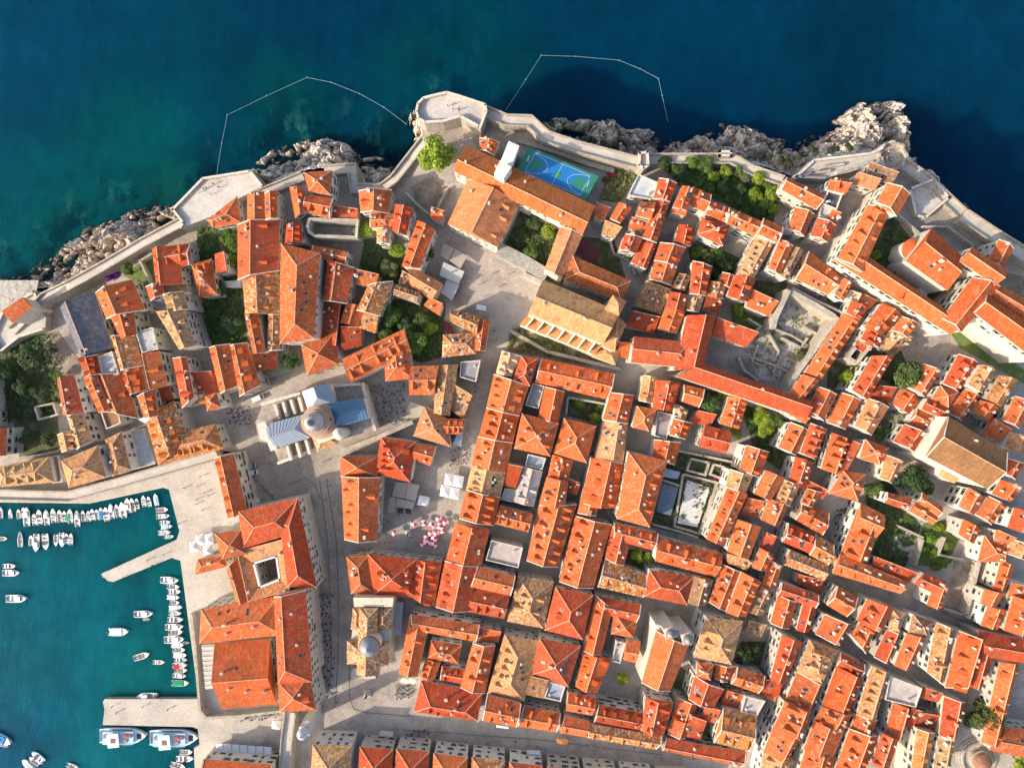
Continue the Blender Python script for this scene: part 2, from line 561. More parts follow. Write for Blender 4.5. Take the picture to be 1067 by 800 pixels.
o g 1030 517 1017 536 1033 546 1047 527 b3
o g 1043 500 1034 514 1052 522 1064 508 r.6 b2
r g 1057 529 1050 549 1072 557 1079 535
@houses around the pergola garden|pergola garden|975,560
p g 924 474 917 498 929 503 941 481 r.6
o h 902 458 896 477 917 484 926 467 b1
r g 925 513 951 520 943 531 921 523 b1
o g 961 513 983 529 978 538 956 522 
o g 955 523 977 538 972 546 948 532
o g 1004 541 999 556 1014 566 1022 552
o h 1019 585 1047 585 1053 572 1026 558
o s 1036 563 1048 569 1056 560 1038 552
t g 1055 562 1049 576 1070 584 1076 568
o g 1043 585 1035 613 1047 617 1057 589 a3
o g 1026 614 1021 628 1037 632 1047 618
o s 1050 621 1072 627 1076 610 1055 607
o g 1029 632 1022 651 1039 656 1048 635
o g 1056 621 1046 656 1070 663 1079 628 r.6 a1
@lanes left of the pergola garden|narrow street|830,440
o g 867 451 856 488 872 494 884 458 r.75 a4
r s 873 494 880 495 892 462 885 459
o g 824 440 811 466 829 474 842 448 r.6 a2
r g 845 441 834 472 849 478 861 448 r.6 k2
o h 879 491 864 514 894 522 902 494 a1 b1
r g 829 476 821 503 838 509 848 482 b1 a1
r s 837 510 857 520 862 511 840 500
o g 798 490 786 514 803 521 817 498 r.5
t g 817 500 809 521 823 527 833 506
o g 801 519 793 541 811 549 821 527 r.65 k1
o g 841 509 835 524 846 528 856 513 a3
o g 836 523 864 535 857 557 829 541 b2 a1
@roofs below the café courtyard|café courtyard|880,540
o g 894 530 876 577 903 586 921 540 r.6 a3
+ o g 897 524 922 537 913 560 890 552
o g 876 577 945 606 938 618 868 597 b5
r s 908 592 945 607 953 596 912 580 k3
r g 822 545 850 557 846 577 815 564 k2
m g 850 557 869 568 863 588 844 578 b3
m g 824 573 863 589 859 604 817 588 
d s 830 607 853 617 856 604 832 598 k1
o g 974 608 966 630 979 635 987 612 r.6
r g 963 597 985 606 974 618 953 608 k1
r g 815 607 853 620 850 633 810 620 k3 a1
+ o g 811 620 803 649 822 655 830 627
+ r g 838 626 830 656 843 658 853 622
o g 873 611 894 622 882 642 862 630 b1
o g 860 640 850 660 873 671 886 650 r.75
r g 904 624 893 646 918 660 931 633 r.6 a2
o g 899 645 887 662 902 680 913 651 r.6
t h 930 635 927 656 937 658 944 638
r g 925 656 911 684 925 691 937 660 r.7
b h 951 640 947 658 965 661 974 648
o g 945 660 932 693 947 698 964 664 r.6 a1 k2
t g 976 648 966 700 982 712 994 655 r.6
o g 1000 657 985 716 1010 713 1025 666 r.75 a4
r g 1019 657 1082 669 1079 692 1026 684 k2
+ r g 1020 660 1009 714 1022 717 1036 682
+ o g 1042 690 1023 772 1040 777 1062 690 r.6
@corner by the round fountain|round fountain|1018,790
r g 984 725 979 766 996 770 1005 731 r.65 a1 k2
t g 978 767 972 810 987 812 995 770 r.6 b4
o g 1047 757 1085 762 1083 792 1031 781 
m g 956 759 948 815 961 818 974 763 r.5
o g 931 732 922 766 938 770 947 737 r.8
d s 940 756 951 758 957 738 946 735
d s 953 758 972 761 975 743 957 740
r s 960 727 977 731 980 721 962 715 k1
w f 926 703 921 728 953 736 960 716 h9
@lower lanes towards the fountain|twin-towered church|695,690
r g 815 661 803 707 817 712 836 669 r.5 a1 k2
o s 795 725 807 730 814 708 802 704
t h 844 667 831 699 856 713 873 678 a2 b2
o g 831 700 818 731 845 741 857 713 r.75 b2
o g 818 731 807 757 835 768 845 741 r.7 a3 b2
o g 806 757 796 783 820 792 834 767 r.7
t g 796 784 790 812 820 817 828 793 a3
r g 876 680 901 692 897 705 872 693 k1 b1
o g 872 694 857 734 883 743 898 706 r.65 b3 a1
o g 857 736 848 752 878 761 888 744 r.6
o g 849 751 838 780 868 789 879 761 r.4 a1
o g 840 779 830 812 862 817 870 789 a2 b1
t g 909 694 893 743 912 750 926 700 r.65 a5 b3
o g 892 744 886 759 908 766 914 750
o g 886 759 870 802 898 810 914 766 r.6 a3 b4
r g 919 764 908 795 926 801 936 770 a3
"""
TANP = .52
def lerp(a, b, t): return a + (b - a) * t
def offset_quad(P, d):
    n = len(P); out = []
    for i in range(n):
        a, b, c = P[i-1], P[i], P[(i+1) % n]
        e1 = (b-a); e2 = (c-b); e1.z = e2.z = 0
        if e1.length < 1e-6 or e2.length < 1e-6: out.append(b.copy()); continue
        e1.normalize(); e2.normalize()
        n1 = Vector((e1.y, -e1.x, 0)); n2 = Vector((e2.y, -e2.x, 0))
        k = 1 + n1.dot(n2)
        out.append(b + (n1 + n2) * (d / max(k, .35)))
    return out
def ccw(P):
    a = sum(P[i].x*P[(i+1)%4].y - P[(i+1)%4].x*P[i].y for i in range(4))
    return a > 0
def roof_mesh(bm, uvl, P, typ, r, caps=True, verge=False):
    """solid tiled roof on quad P (CCW, ridge along P0P1); returns ridge height and the two slope records for dormers"""
    E = offset_quad(P, .17); ze = P[0].z
    V3 = lambda p, z: Vector((p.x, p.y, z))
    w0 = (E[3]-E[0]).length; w1 = (E[2]-E[1]).length; w = (w0 + w1) / 2; L = ((E[1]-E[0]).length + (E[2]-E[3]).length)/2
    lo = [bm.verts.new(V3(p, ze-.18)) for p in E]; ev = [bm.verts.new(V3(p, ze)) for p in E]
    bm.faces.new(lo[::-1]).material_index = 1
    for i in range(4):
        j = (i+1) % 4; bm.faces.new((lo[i], lo[j], ev[j], ev[i])).material_index = 1
    def slope(vs, a, b):
        f = bm.faces.new(vs); f.material_index = 0
        u = (b - a); u.z = 0; u.normalize(); d = Vector((-u.y, u.x, 0))
        ox = R.random()*50
        for lp in f.loops:
            q = lp.vert.co - a
            lp[uvl].uv = (q.dot(u)+ox, q.dot(d)*1.08)
        return f
    strips = []
    if typ == 's':
        h = min(w*.30, 3.0); t2, t3 = bm.verts.new(V3(E[2], ze+h)), bm.verts.new(V3(E[3], ze+h))
        slope((ev[0], ev[1], t2, t3), E[0], E[1])
        for vs in ((ev[1], ev[2], t2), (ev[3], ev[0], t3), (ev[2], ev[3], t3, t2)): bm.faces.new(vs).material_index = 2
        strips += [(E[3], E[2], ze+h, ze+h)]
        return h, [(E[0], E[1], E[3], E[2], h)], strips
    R0, R1 = lerp(E[0], E[3], r), lerp(E[1], E[2], r)
    h = TANP * w * .5 * (1.0 if .35 < r < .65 else 1.05)
    h = min(h, 5.6)
    i0 = i1 = 0.0
    if typ in 'hi': i0 = min(w0*.47, L*.49)
    if typ in 'hj': i1 = min(w1*.47, L*.49)
    u = (R1-R0).normalized()
    R0 = R0 + u*i0; R1 = R1 - u*i1
    r0, r1 = bm.verts.new(V3(R0, ze+h)), bm.verts.new(V3(R1, ze+h))
    slope((ev[0], ev[1], r1, r0), E[0], E[1]); slope((ev[2], ev[3], r0, r1), E[2], E[3])
    for (a, b, rr, ins) in ((1, 2, r1, i1), (3, 0, r0, i0)):
        if ins > 0: slope((ev[a], ev[b], rr), E[a], E[b])
        else: bm.faces.new((ev[a], ev[b], rr)).material_index = 2
    strips.append((R0, R1, ze+h, ze+h))
    if i0 > 0: strips += [(E[0], R0, ze, ze+h), (E[3], R0, ze, ze+h)]
    if i1 > 0: strips += [(E[1], R1, ze, ze+h), (E[2], R1, ze, ze+h)]
    if verge:
        if i0 == 0: strips += [(lerp(E[0],E[1],.012), R0+u*.12, ze, ze+h, 3), (lerp(E[3],E[2],.012), R0+u*.12, ze, ze+h, 3)]
        if i1 == 0: strips += [(lerp(E[1],E[0],.012), R1-u*.12, ze, ze+h, 3), (lerp(E[2],E[3],.012), R1-u*.12, ze, ze+h, 3)]
    return h, [(E[0], E[1], R0, R1, h), (E[2], E[3], R1, R0, h)], strips
def cap_strip(bm, a, b, za, zb, mi=1, w=.17, hh=.14):
    d = Vector((b.x-a.x, b.y-a.y, 0))
    if d.length < .4: return
    n = Vector((-d.y, d.x, 0)).normalized()*w
    A, B = Vector((a.x, a.y, za)), Vector((b.x, b.y, zb)); up = Vector((0, 0, hh)); dn = Vector((0, 0, -.15))
    q = [A-n+dn, A+n+dn, A+n*.6+up, A-n*.6+up]; s = [B-n+dn, B+n+dn, B+n*.6+up, B-n*.6+up]
    q = [bm.verts.new(v) for v in q]; s = [bm.verts.new(v) for v in s]
    for i in range(4):
        j = (i+1) % 4; bm.faces.new((q[i], q[j], s[j], s[i])).material_index = mi
    bm.faces.new(q[::-1]).material_index = mi; bm.faces.new(s).material_index = mi

# shared small meshes: dormers, chimneys, skylights, windows
def dormer_mesh(w, wh, rh, name):
    """front at y=0 looking down the slope (+y); roof rises TANP per metre towards -y"""
    bm = bmesh.new(); uvl = bm.loops.layers.uv.new('UVMap')
    L1, L2 = wh/TANP, (wh+rh)/TANP; hw = w/2
    V = bm.verts.new
    f = [V((-hw, 0, -.25)), V((hw, 0, -.25)), V((hw, 0, wh)), V((0, 0, wh+rh)), V((-hw, 0, wh))]
    bm.faces.new(f[::-1]).material_index = 1
    for s in (-1, 1):
        q = [V((s*hw, 0, -.25)), V((s*hw, 0, wh)), V((s*hw, -L1-.2, wh)), V((s*hw, -L1-.2, wh-.5))]
        bm.faces.new(q).material_index = 1
        o = s*(hw+.18)
        e = [(o, .22, wh-.1), (0, .22, wh+rh+.05), (0, -L2-.1, wh+rh+.05), (o, -L1-.1, wh-.1)]
        d = [(x, y, z-.14) for x, y, z in e]
        ev, dv = [V(p) for p in e], [V(p) for p in d]
        ff = bm.faces.new(ev if s > 0 else ev[::-1]); ff.material_index = 0
        for lp in ff.loops: lp[uvl].uv = (lp.vert.co.y, lp.vert.co.x)
        bm.faces.new(dv if s < 0 else dv[::-1]).material_index = 1
        for i in range(4):
            j = (i+1) % 4; bm.faces.new((dv[i], dv[j], ev[j], ev[i])).material_index = 0
    box(bm, (0, .02, wh*.5), (w*.55, .08, wh*.72), 2)
    bmesh.ops.recalc_face_normals(bm, faces=bm.faces)
    return mesh(name, bm, [M['roof'], M['wall'], M['glass']])
DORM = [dormer_mesh(1.7, .95, .75, 'dormer'), dormer_mesh(2.3, 1.15, .95, 'dormer'), dormer_mesh(1.35, .8, .55, 'dormer')]
def shed_dormer():
    bm = bmesh.new(); uvl = bm.loops.layers.uv.new('UVMap'); V = bm.verts.new
    w, wh, L = 1.0, 1.0, 3.6
    e = [(-w-.15, .25, wh-.03), (w+.15, .25, wh-.03), (w+.15, -L, wh+.45), (-w-.15, -L, wh+.45)]
    ev = [V(p) for p in e]; dv = [V((x, y, z-.16)) for x, y, z in e]
    ff = bm.faces.new(ev); ff.material_index = 0
    for lp in ff.loops: lp[uvl].uv = (lp.vert.co.x, lp.vert.co.y)
    bm.faces.new(dv[::-1]).material_index = 1
    for i in range(4):
        j = (i+1) % 4; bm.faces.new((dv[i], dv[j], ev[j], ev[i])).material_index = 0
    q = [V((-w, 0, -.25)), V((w, 0, -.25)), V((w, 0, wh-.1)), V((-w, 0, wh-.1))]; bm.faces.new(q[::-1]).material_index = 1
    for s in (-1, 1):
        q = [V((s*w, 0, -.25)), V((s*w, 0, wh-.1)), V((s*w, -L, wh+.3)), V((s*w, -L, wh+.1))]; bm.faces.new(q).material_index = 1
    box(bm, (0, .02, wh*.45), (1.2, .08, .6), 2)
    bmesh.ops.recalc_face_normals(bm, faces=bm.faces)
    return mesh('dormer', bm, [M['roof'], M['wall'], M['glass']])
DORM.append(shed_dormer())
def chimney_mesh(sx, sy, h):
    bm = bmesh.new()
    box(bm, (0, 0, h/2-.5), (sx, sy, h+1.0), 0); box(bm, (0, 0, h+.06), (sx+.22, sy+.22, .14), 0)
    box(bm, (-sx*.22, 0, h+.3), (.22, .22, .4), 1)
    if sx > 1: box(bm, (sx*.25, 0, h+.3), (.22, .22, .4), 1)
    return mesh('chimney', bm, [M['wall'], M['ridge']])
CHIM = [chimney_mesh(.62, .55, 1.1), chimney_mesh(1.0, .5, 1.3), chimney_mesh(.5, .5, .9)]
def skylight_mesh():
    bm = bmesh.new(); box(bm, (0, 0, .06), (.85, 1.15, .2), 0); box(bm, (0, 0, .13), (.65, .95, .1), 1)
    return mesh('skylight', bm, [M['metal'], M['glass']])
SKY = skylight_mesh()
def window_mesh(shut):
    bm = bmesh.new()                  # outward is +y, sill at z=0
    box(bm, (0, .03, .8), (1.3, .12, 1.8), 0); box(bm, (0, .075, .8), (1.0, .08, 1.5), 1)
    box(bm, (0, .11, -.12), (1.5, .26, .12), 0)
    if shut:
        for s in (-1, 1): box(bm, (s*.84, .10, .8), (.52, .07, 1.5), 2)
    else: box(bm, (0, .12, .8), (.06, .03, 1.5), 0)
    return mesh('window', bm, [M['frame'], M['glass'], M['shutter']])
WIN = [window_mesh(False), window_mesh(True)]

RC = {'k': (.25, .125, .058), 'v': (.50, .245, .100), 'e': (.53, .205, .088), 'o': (.555, .122, .036), 'r': (.475, .080, .030), 'd': (.34, .054, .018), 't': (.50, .275, .120), 'b': (.29, .155, .078), 'm': (.47, .155, .040), 'u': (.45, .118, .032),
      'p': (.58, .255, .115), 'c': (.70, .54, .36), 'w': (.50, .495, .48), 'x': (.30, .32, .36), 'n': (.075, .085, .13), 'g': (.4, .4, .4)}
MOT = {'k': .12, 'v': .2, 'u': .2, 'e': .15, 'o': .22, 'r': .15, 'd': .1, 't': .55, 'b': .5, 'm': .85, 'p': .30, 'c': .2}
CN = {'k': ('brown',)*3, 'v': ('tan',)*3, 'e': ('sandy orange',)*3, 'u': ('brown-orange',)*3, 'o': ('orange', 'bright orange', 'terracotta'), 'r': ('red', 'brick red', 'russet'), 'd': ('dark red',)*3, 't': ('tan', 'ochre', 'sandy brown'), 'b': ('brown', 'dull brown', 'brown'),
      'm': ('mottled orange',)*3, 'p': ('pale salmon',)*3, 'c': ('cream',)*3, 'w': ('white',)*3, 'x': ('grey',)*3, 'n': ('navy grey',)*3}
FORM = {'g': 'gabled', 'h': 'hipped', 's': 'lean-to', 'f': 'flat-roofed', 'i': 'half-hipped', 'j': 'half-hipped'}
NUM = ['no', 'one', 'two', 'three', 'four', 'five', 'six', 'seven', 'eight', 'nine', 'ten', 'eleven', 'twelve', 'thirteen', 'fourteen']
ORD = ['first', 'second', 'third', 'fourth', 'fifth', 'sixth', 'seventh', 'eighth', 'ninth', 'tenth', 'eleventh', 'twelfth', 'thirteenth', 'fourteenth', 'fifteenth', 'sixteenth', 'seventeenth', 'eighteenth', 'nineteenth', 'twentieth',
       'twenty-first', 'twenty-second', 'twenty-third', 'twenty-fourth', 'twenty-fifth', 'twenty-sixth', 'twenty-seventh', 'twenty-eighth', 'twenty-ninth', 'thirtieth', 'thirty-first', 'thirty-second', 'thirty-third', 'thirty-fourth']
WALLC = [(.62, .585, .53), (.68, .65, .60), (.56, .51, .44), (.72, .69, .65), (.60, .54, .45), (.52, .485, .43)]

ALLW = []       # (poly, eave z) of every wing, for hiding windows behind neighbours
def make_wing(line, hdef=10.0):
    tk = line.split(); c, typ = tk[0], tk[1]; v = [float(x) for x in tk[2:10]]
    o = {'r': .5, 'a': 0, 'b': 0, 'k': 0, 'h': hdef}
    for t in tk[10:]: o[t[0]] = float(t[1:])
    pts = [(v[i], v[i+1]) for i in (0, 2, 4, 6)]
    cx, cy = sum(p[0] for p in pts)/4, sum(p[1] for p in pts)/4
    return dict(c=c, t=typ, pts=pts, cx=cx, cy=cy, **o)
def spice(W):
    """small dormers on plain roofs"""
    p = W['pts']; L = math.dist(p[0], p[1]); w = math.dist(p[1], p[2])
    W['grow'] = -.03
    if W['a'] + W['b'] == 0 and W['t'] == 'g' and L > 11 and w > 10 and R.random() < .72:
        for k in 'ab':
            if R.random() < .6: W[k] = R.randint(1, max(1, min(4, int(L/5.5))))
    W['k'] += R.randint(0, 2 if L*w < 450 else 5)
    return W
def wing_world(W, base=None):
    g = gz(W['cx'], W['cy']) if base is None else base
    g = ground_under(at(W['cx'], W['cy'], g + W['h']))
    ze = g + W['h']
    P = [at(x, y, ze) for x, y in W['pts']]
    if not ccw(P): P = [P[1], P[0], P[3], P[2]]      # keep ridge along P0P1, slope "a" first
    P = offset_quad(P, W.get('grow', 0))
    W['P'], W['ze'], W['g'] = P, ze, g
    ALLW.append(([(p.x, p.y) for p in P], ze))
def hidden(pt, z, own):
    for i, (poly, ze) in enumerate(ALLW):
        if i in own: continue
        if ze > z and abs(poly[0][0]-pt.x) < 45 and abs(poly[0][1]-pt.y) < 45 and pip((pt.x, pt.y), poly): return True
    return False
NWIN = [0]
def place_windows(wall, W, own, maxw=12, shut=0, rows=3, force=False):
    P = W['P']; n = 0
    for i in range(4):
        a, b = P[i], P[(i+1) % 4]; e = b - a; L = e.length
        if L < 3.2: continue
        e.normalize(); nr = Vector((e.y, -e.x, 0)); mid = (a+b)/2
        to = Vector((-mid.x, -mid.y, 0)); ds = to.length; to.normalize()
        if nr.dot(to) < .35 or ds * W['h'] / (HC - W['ze']) * 1 < 2.2: continue
        k = max(1, int((L-1.0)/2.7)); st = L / k
        for row in range(rows):
            z = W['ze'] - 2.35 - row*2.9
            if z < W['g'] + .8: break
            for q in range(k):
                if n >= maxw: break
                if R.random() < .13: continue
                p = a + e*(st*(q+.5+R.uniform(-.16, .16))); p = p - nr*.02
                if hidden(p + nr*1.6, z-1.5, own) or hidden(p + nr*.6, z-1.0, own): continue
                o = obj('window', WIN[shut if R.random() < .75 else 1-shut], parent=wall, loc=(p.x-wall.parent.location.x, p.y-wall.parent.location.y, z-wall.parent.location.z), rot=math.atan2(-nr.x, nr.y)); o.scale = (R.uniform(.8, 1.1), 1, R.choice((.7, .95, 1, 1.1)))
                n += 1; NWIN[0] += 1
def build_house(wings, name, label, group, cat='house', wallc=None, windows=True, base=None, chim=True, verge=None, maxw=12):
    W0 = wings[0]
    root = empty(name, Vector(((W0['P'][0].x+W0['P'][2].x)/2, (W0['P'][0].y+W0['P'][2].y)/2, W0['g'])))
    tag(root, label, cat, group)
    off = root.location.copy()
    wc = wallc or R.choice(WALLC); wc = tuple(x*.94*u_ for x, u_ in zip(wc, [R.uniform(.9, 1.04)]*3))
    bw = bmesh.new(); per = []
    for W in wings:
        I = offset_quad(W['P'], -.06)
        prism(bw, [p-off for p in I], -4.0, W['ze']-off.z-.1, 0, 0)
    wall = obj('wall', bw, M['wall'], root, color=wc)
    own = set(W['i'] for W in wings)
    for n, W in enumerate(wings):
        Q = [p - off for p in W['P']]
        br = bmesh.new(); uvl = br.loops.layers.uv.new('UVMap')
        base_c = RC[W['c']]; j = R.uniform(.84, 1.08); hj = R.uniform(-.12, .07)
        cc = (base_c[0]*j, base_c[1]*j*(1+hj*1.6), base_c[2]*j*(1+hj*2.4))
        if W['t'] == 'f':
            E = offset_quad(Q, .02); z = Q[0].z
            prism(br, E, z-.3, z, 0, 0)
            I = offset_quad(E, -.32)
            for i in range(4):
                jn = (i+1) % 4
                prism(br, [E[i], E[jn], I[jn], I[i]], z, z+.75, 1, 1)
            rf = obj('roof', br, [M['flat'], M['coping']], root, color=cc)
            slopes = []
            if W['k'] or R.random() < .5:
                c = (Q[0]+Q[2])/2
                obj('chimney', CHIM[R.randrange(3)], parent=rf, loc=lerp(c, Q[R.randrange(4)], .5), rot=R.random(), color=(.6, .56, .5))
            continue
        vg = (R.random() < .55) if verge is None else verge
        h, slopes, strips = roof_mesh(br, uvl, Q, W['t'], W['r'], True, vg)
        for s in strips: cap_strip(br, *s[:4], mi=(s[4] if len(s) > 4 else 1), w=(.2 if len(s) > 4 else .15))
        # a patched strip of re-laid tiles on some roofs
        rf = obj('roof', br, [M['roof'], M['ridge'], M['wall'], M['coping']], root, color=cc); rf['mot'] = float(MOT.get(W['c'], .1) * R.uniform(.6, 1.5))
        for si, key in ((0, 'a'), (1, 'b')):
            nd = int(W[key])
            if si >= len(slopes) or nd == 0: continue
            a, b, ra, rb, hh = slopes[si]
            u = (b-a).normalized(); nrm = Vector((u.y, -u.x, 0))
            run = ((a-ra).dot(nrm) + (b-rb).dot(nrm))/2
            if run < 1.2: continue
            L = (b-a).length; ang = math.atan2(-nrm.x, nrm.y)
            sc = min(.80, run/4.6, (L/nd)/2.4); sc = max(sc, .45)
            dm = 3 if R.random() < .3 else R.randrange(3)
            for q in range(nd):
                s = (q + .5 + R.uniform(-.22, .22)) / nd
                if W['t'] in 'h': s = .5 + (s-.5)*.72
                fr = R.uniform(.16, .46)
                foot, top = lerp(a, b, s), lerp(ra, rb, s)
                top = foot - nrm*run
                p = lerp(foot, top, fr); z = Q[0].z + hh*fr
                d = obj('dormer', DORM[dm if R.random() < .75 else R.randrange(3)], parent=rf, loc=(p.x, p.y, z+.02), rot=ang, color=cc)
                d.scale = (sc, sc*TANP*run/hh, sc)
        for q in range(int(W['k'])):
            sl = slopes[R.randrange(len(slopes))]; a, b, ra, rb, hh = sl
            s, fr = R.uniform(.2, .8), R.uniform(.3, .75)
            p = lerp(lerp(a, b, s), lerp(ra, rb, s), fr); u = (b-a).normalized(); nrm = Vector((u.y, -u.x, 0))
            run = max(.5, (a-ra).dot(nrm))
            if R.random() < .5:
                o = obj('skylight', SKY, parent=rf, loc=(p.x, p.y, Q[0].z+hh*fr)); o.rotation_euler = (-math.atan2(hh, run), 0, math.atan2(-nrm.x, nrm.y))
            else: obj('chimney', CHIM[2], parent=rf, loc=(p.x, p.y, Q[0].z+hh*fr), rot=math.atan2(u.y, u.x), color=(.62, .57, .5))
        if chim:
            for q in range(R.choice((0, 1, 1, 2, 2)) if n == 0 else R.choice((0, 1))):
                a, b, ra, rb, hh = slopes[R.randrange(len(slopes))]
                s, fr = R.choice((R.uniform(.06, .2), R.uniform(.3, .7), R.uniform(.8, .94))), R.uniform(.5, .95)
                if W['t'] == 'h': s = .5+(s-.5)*.5
                p = lerp(lerp(a, b, s), lerp(ra, rb, s), fr); u = b-a
                obj('chimney', CHIM[R.randrange(3)], parent=rf, loc=(p.x, p.y, Q[0].z+hh*fr), rot=math.atan2(u.y, u.x), color=R.choice(((.58, .52, .45), (.52, .36, .26), (.62, .58, .52), (.5, .28, .18))))
    if windows:
        sh = R.randrange(2)
        for W in wings: place_windows(wall, W, own, maxw, sh)
    return root
# ---------- materials of the setting ----------
def slabs(t, P, c1, c2, mo, scale, rz):
    br = t.n('ShaderNodeTexBrick'); br.inputs['Scale'].default_value = scale; br.inputs['Color1'].default_value = (*c1, 1); br.inputs['Color2'].default_value = (*c2, 1); br.inputs['Mortar'].default_value = (*mo, 1)
    br.inputs['Mortar Size'].default_value = .03; br.inputs['Brick Width'].default_value = .9; br.inputs['Row Height'].default_value = .55
    rot = t.n('ShaderNodeMapping'); rot.inputs['Rotation'].default_value = (0, 0, rz); t.l(P, rot.inputs[0]); t.l(rot.outputs[0], br.inputs['Vector']); return br.outputs[0]
def mat_paving():
    t = NT('worn_limestone_paving'); P = t.pos()
    v = slabs(t, P, (.395, .338, .285), (.345, .295, .248), (.225, .19, .16), .62, .22)
    v = t.mul(v, t.g(t.noise(.12, 5, P), .74, 1.18)); v = t.mul(v, t.g(t.noise(1.1, 5, P), .82, 1.14))
    v = t.mix(t.math('MULTIPLY', t.g(t.noise(.22, 6, P, .75), 0, 1, .54, .72), .6), v, (.19, .165, .14))
    v = t.mix(t.g(t.noise(.06, 4, P, .6), 0, .5, .5, .62), v, (.43, .37, .315))
    t.col(v).rough(.8).bump(t.noise(2.0, 4, P), .2, .05); return t.m
def mat_quay(name, c1, c2, mo, scale, rz):
    t = NT(name); P = t.pos(); v = slabs(t, P, c1, c2, mo, scale, rz)
    v = t.mul(v, t.g(t.noise(.14, 6, P, .65), .80, 1.14)); v = t.mul(v, t.g(t.noise(.9, 5, P), .88, 1.08))
    v = t.mix(t.math('MULTIPLY', t.g(t.noise(.3, 7, P, .75), 0, 1, .57, .72), .5), v, (.24, .205, .17))
    t.col(v).rough(.85).bump(t.noise(2.0, 4, P), .15, .05); return t.m
def mat_ground(name, stops, scale=.5, bump=.5, rough=.95):
    t = NT(name); P = t.pos()
    v = t.ramp(t.noise(scale, 7, P, .68), stops); v = t.mul(v, t.g(t.noise(2.2, 4, P), .75, 1.2))
    t.col(v).rough(rough).bump(t.noise(1.3, 6, P), bump, .3); return t.m
def mat_rock():
    t = NT('pale_sea_limestone'); P = t.pos()
    sep = t.n('ShaderNodeSeparateXYZ'); t.l(P, sep.inputs[0]); z = sep.outputs[2]
    v = t.ramp(t.noise(.42, 7, P, .7), [(.25, (.34, .28, .23)), (.40, (.64, .58, .52)), (.6, (.76, .72, .67)), (.8, (.58, .48, .38))])
    vor = t.n('ShaderNodeTexVoronoi', feature='DISTANCE_TO_EDGE'); vor.inputs['Scale'].default_value = .33; t.l(P, vor.inputs['Vector'])
    v = t.mul(v, t.g(vor.outputs[0], .55, 1.05, .0, .10)); v = t.mul(v, t.g(t.noise(2.3, 5, P), .72, 1.18))
    # wet dark band at the water line
    wet = t.g(t.math('ADD', z, t.math('MULTIPLY', t.noise(.35, 4, P), 2.2)), 1, 0, 1.0, 3.4)
    v = t.mix(wet, v, (.075, .052, .042)); v = t.mul(v, t.ocol()); t.col(v).rough(.88)
    t.bump(t.math('ADD', t.noise(.9, 8, P, .75), t.math('MULTIPLY', vor.outputs[0], 1.5)), .9, .8); return t.m
def mat_sea():
    t = NT('sea_water'); P = t.pos()
    att = t.n('ShaderNodeAttribute', attribute_name='sea_depth').outputs['Color']
    sh = t.n('ShaderNodeAttribute', attribute_name='shallow').outputs['Fac']
    v = t.mul(att, t.g(t.noise(.035, 7, P, .62), .78, 1.22)); v = t.mul(v, t.g(t.noise(.22, 6, t.stretch(P, (1.0, .35, 1)), .7), .84, 1.16))
    weed = t.g(t.noise(.075, 7, P, .68), 0, 1, .47, .58); v = t.mix(t.math('MULTIPLY', weed, sh), v, t.mul(v, t.mix(.5, (.4, .38, .5), (.4, .38, .5))))
    sand = t.g(t.noise(.11, 6, t.stretch(P, (1, .6, 1)), .7), 0, .5, .55, .68); v = t.mix(t.math('MULTIPLY', sand, sh), v, (.03, .17, .145))
    t.col(v).rough(.12); t.b.inputs['IOR'].default_value = 1.33; t.b.inputs['Specular IOR Level'].default_value = .14; t.b.inputs['Subsurface Weight'].default_value = 1.0; t.b.subsurface_method = 'BURLEY'; t.b.inputs['Subsurface Radius'].default_value = (1, 1, 1); t.b.inputs['Subsurface Scale'].default_value = 9.0
    t.bump(t.math('ADD', t.noise(.5, 5, t.stretch(P, (.8, .35, 1)), .6), t.math('MULTIPLY', t.noise(1.6, 3, P), .3)), .22, .6); return t.m
M['paving'] = mat_paving()
M['quay'] = mat_quay('pale_quay_stone', (.485, .425, .362), (.455, .398, .34), (.38, .33, .28), .5, -.2)
M['terrace'] = mat_quay('bleached_terrace', (.52, .47, .415), (.50, .452, .40), (.45, .40, .35), .45, .5)
M['soil'] = mat_ground('garden_soil', [(.3, (.075, .085, .035)), (.48, (.07, .095, .03)), (.6, (.16, .125, .075)), (.75, (.24, .195, .14))], .35, .6)
M['lawn'] = mat_ground('rough_grass', [(.3, (.07, .11, .025)), (.5, (.11, .16, .035)), (.7, (.22, .20, .085))], .4, .6)
M['earth'] = mat_ground('brown_earth', [(.3, (.15, .12, .08)), (.5, (.26, .20, .15)), (.7, (.38, .31, .24))], .25, .5)
M['rubble'] = mat_ground('stone_rubble', [(.3, (.20, .18, .155)), (.46, (.38, .345, .31)), (.62, (.50, .46, .415)), (.8, (.30, .27, .22))], .55, .8)
M['rock'] = mat_rock(); M['sea'] = mat_sea()

def polyline(pts, t):
    L = [0]
    for a, b in zip(pts, pts[1:]): L.append(L[-1] + math.hypot(b[0]-a[0], b[1]-a[1]))
    d = t*L[-1]
    for k in range(len(pts)-1):
        if d <= L[k+1] or k == len(pts)-2:
            u = (d-L[k])/max(L[k+1]-L[k], 1e-6); return (pts[k][0]+(pts[k+1][0]-pts[k][0])*u, pts[k][1]+(pts[k+1][1]-pts[k][1])*u)
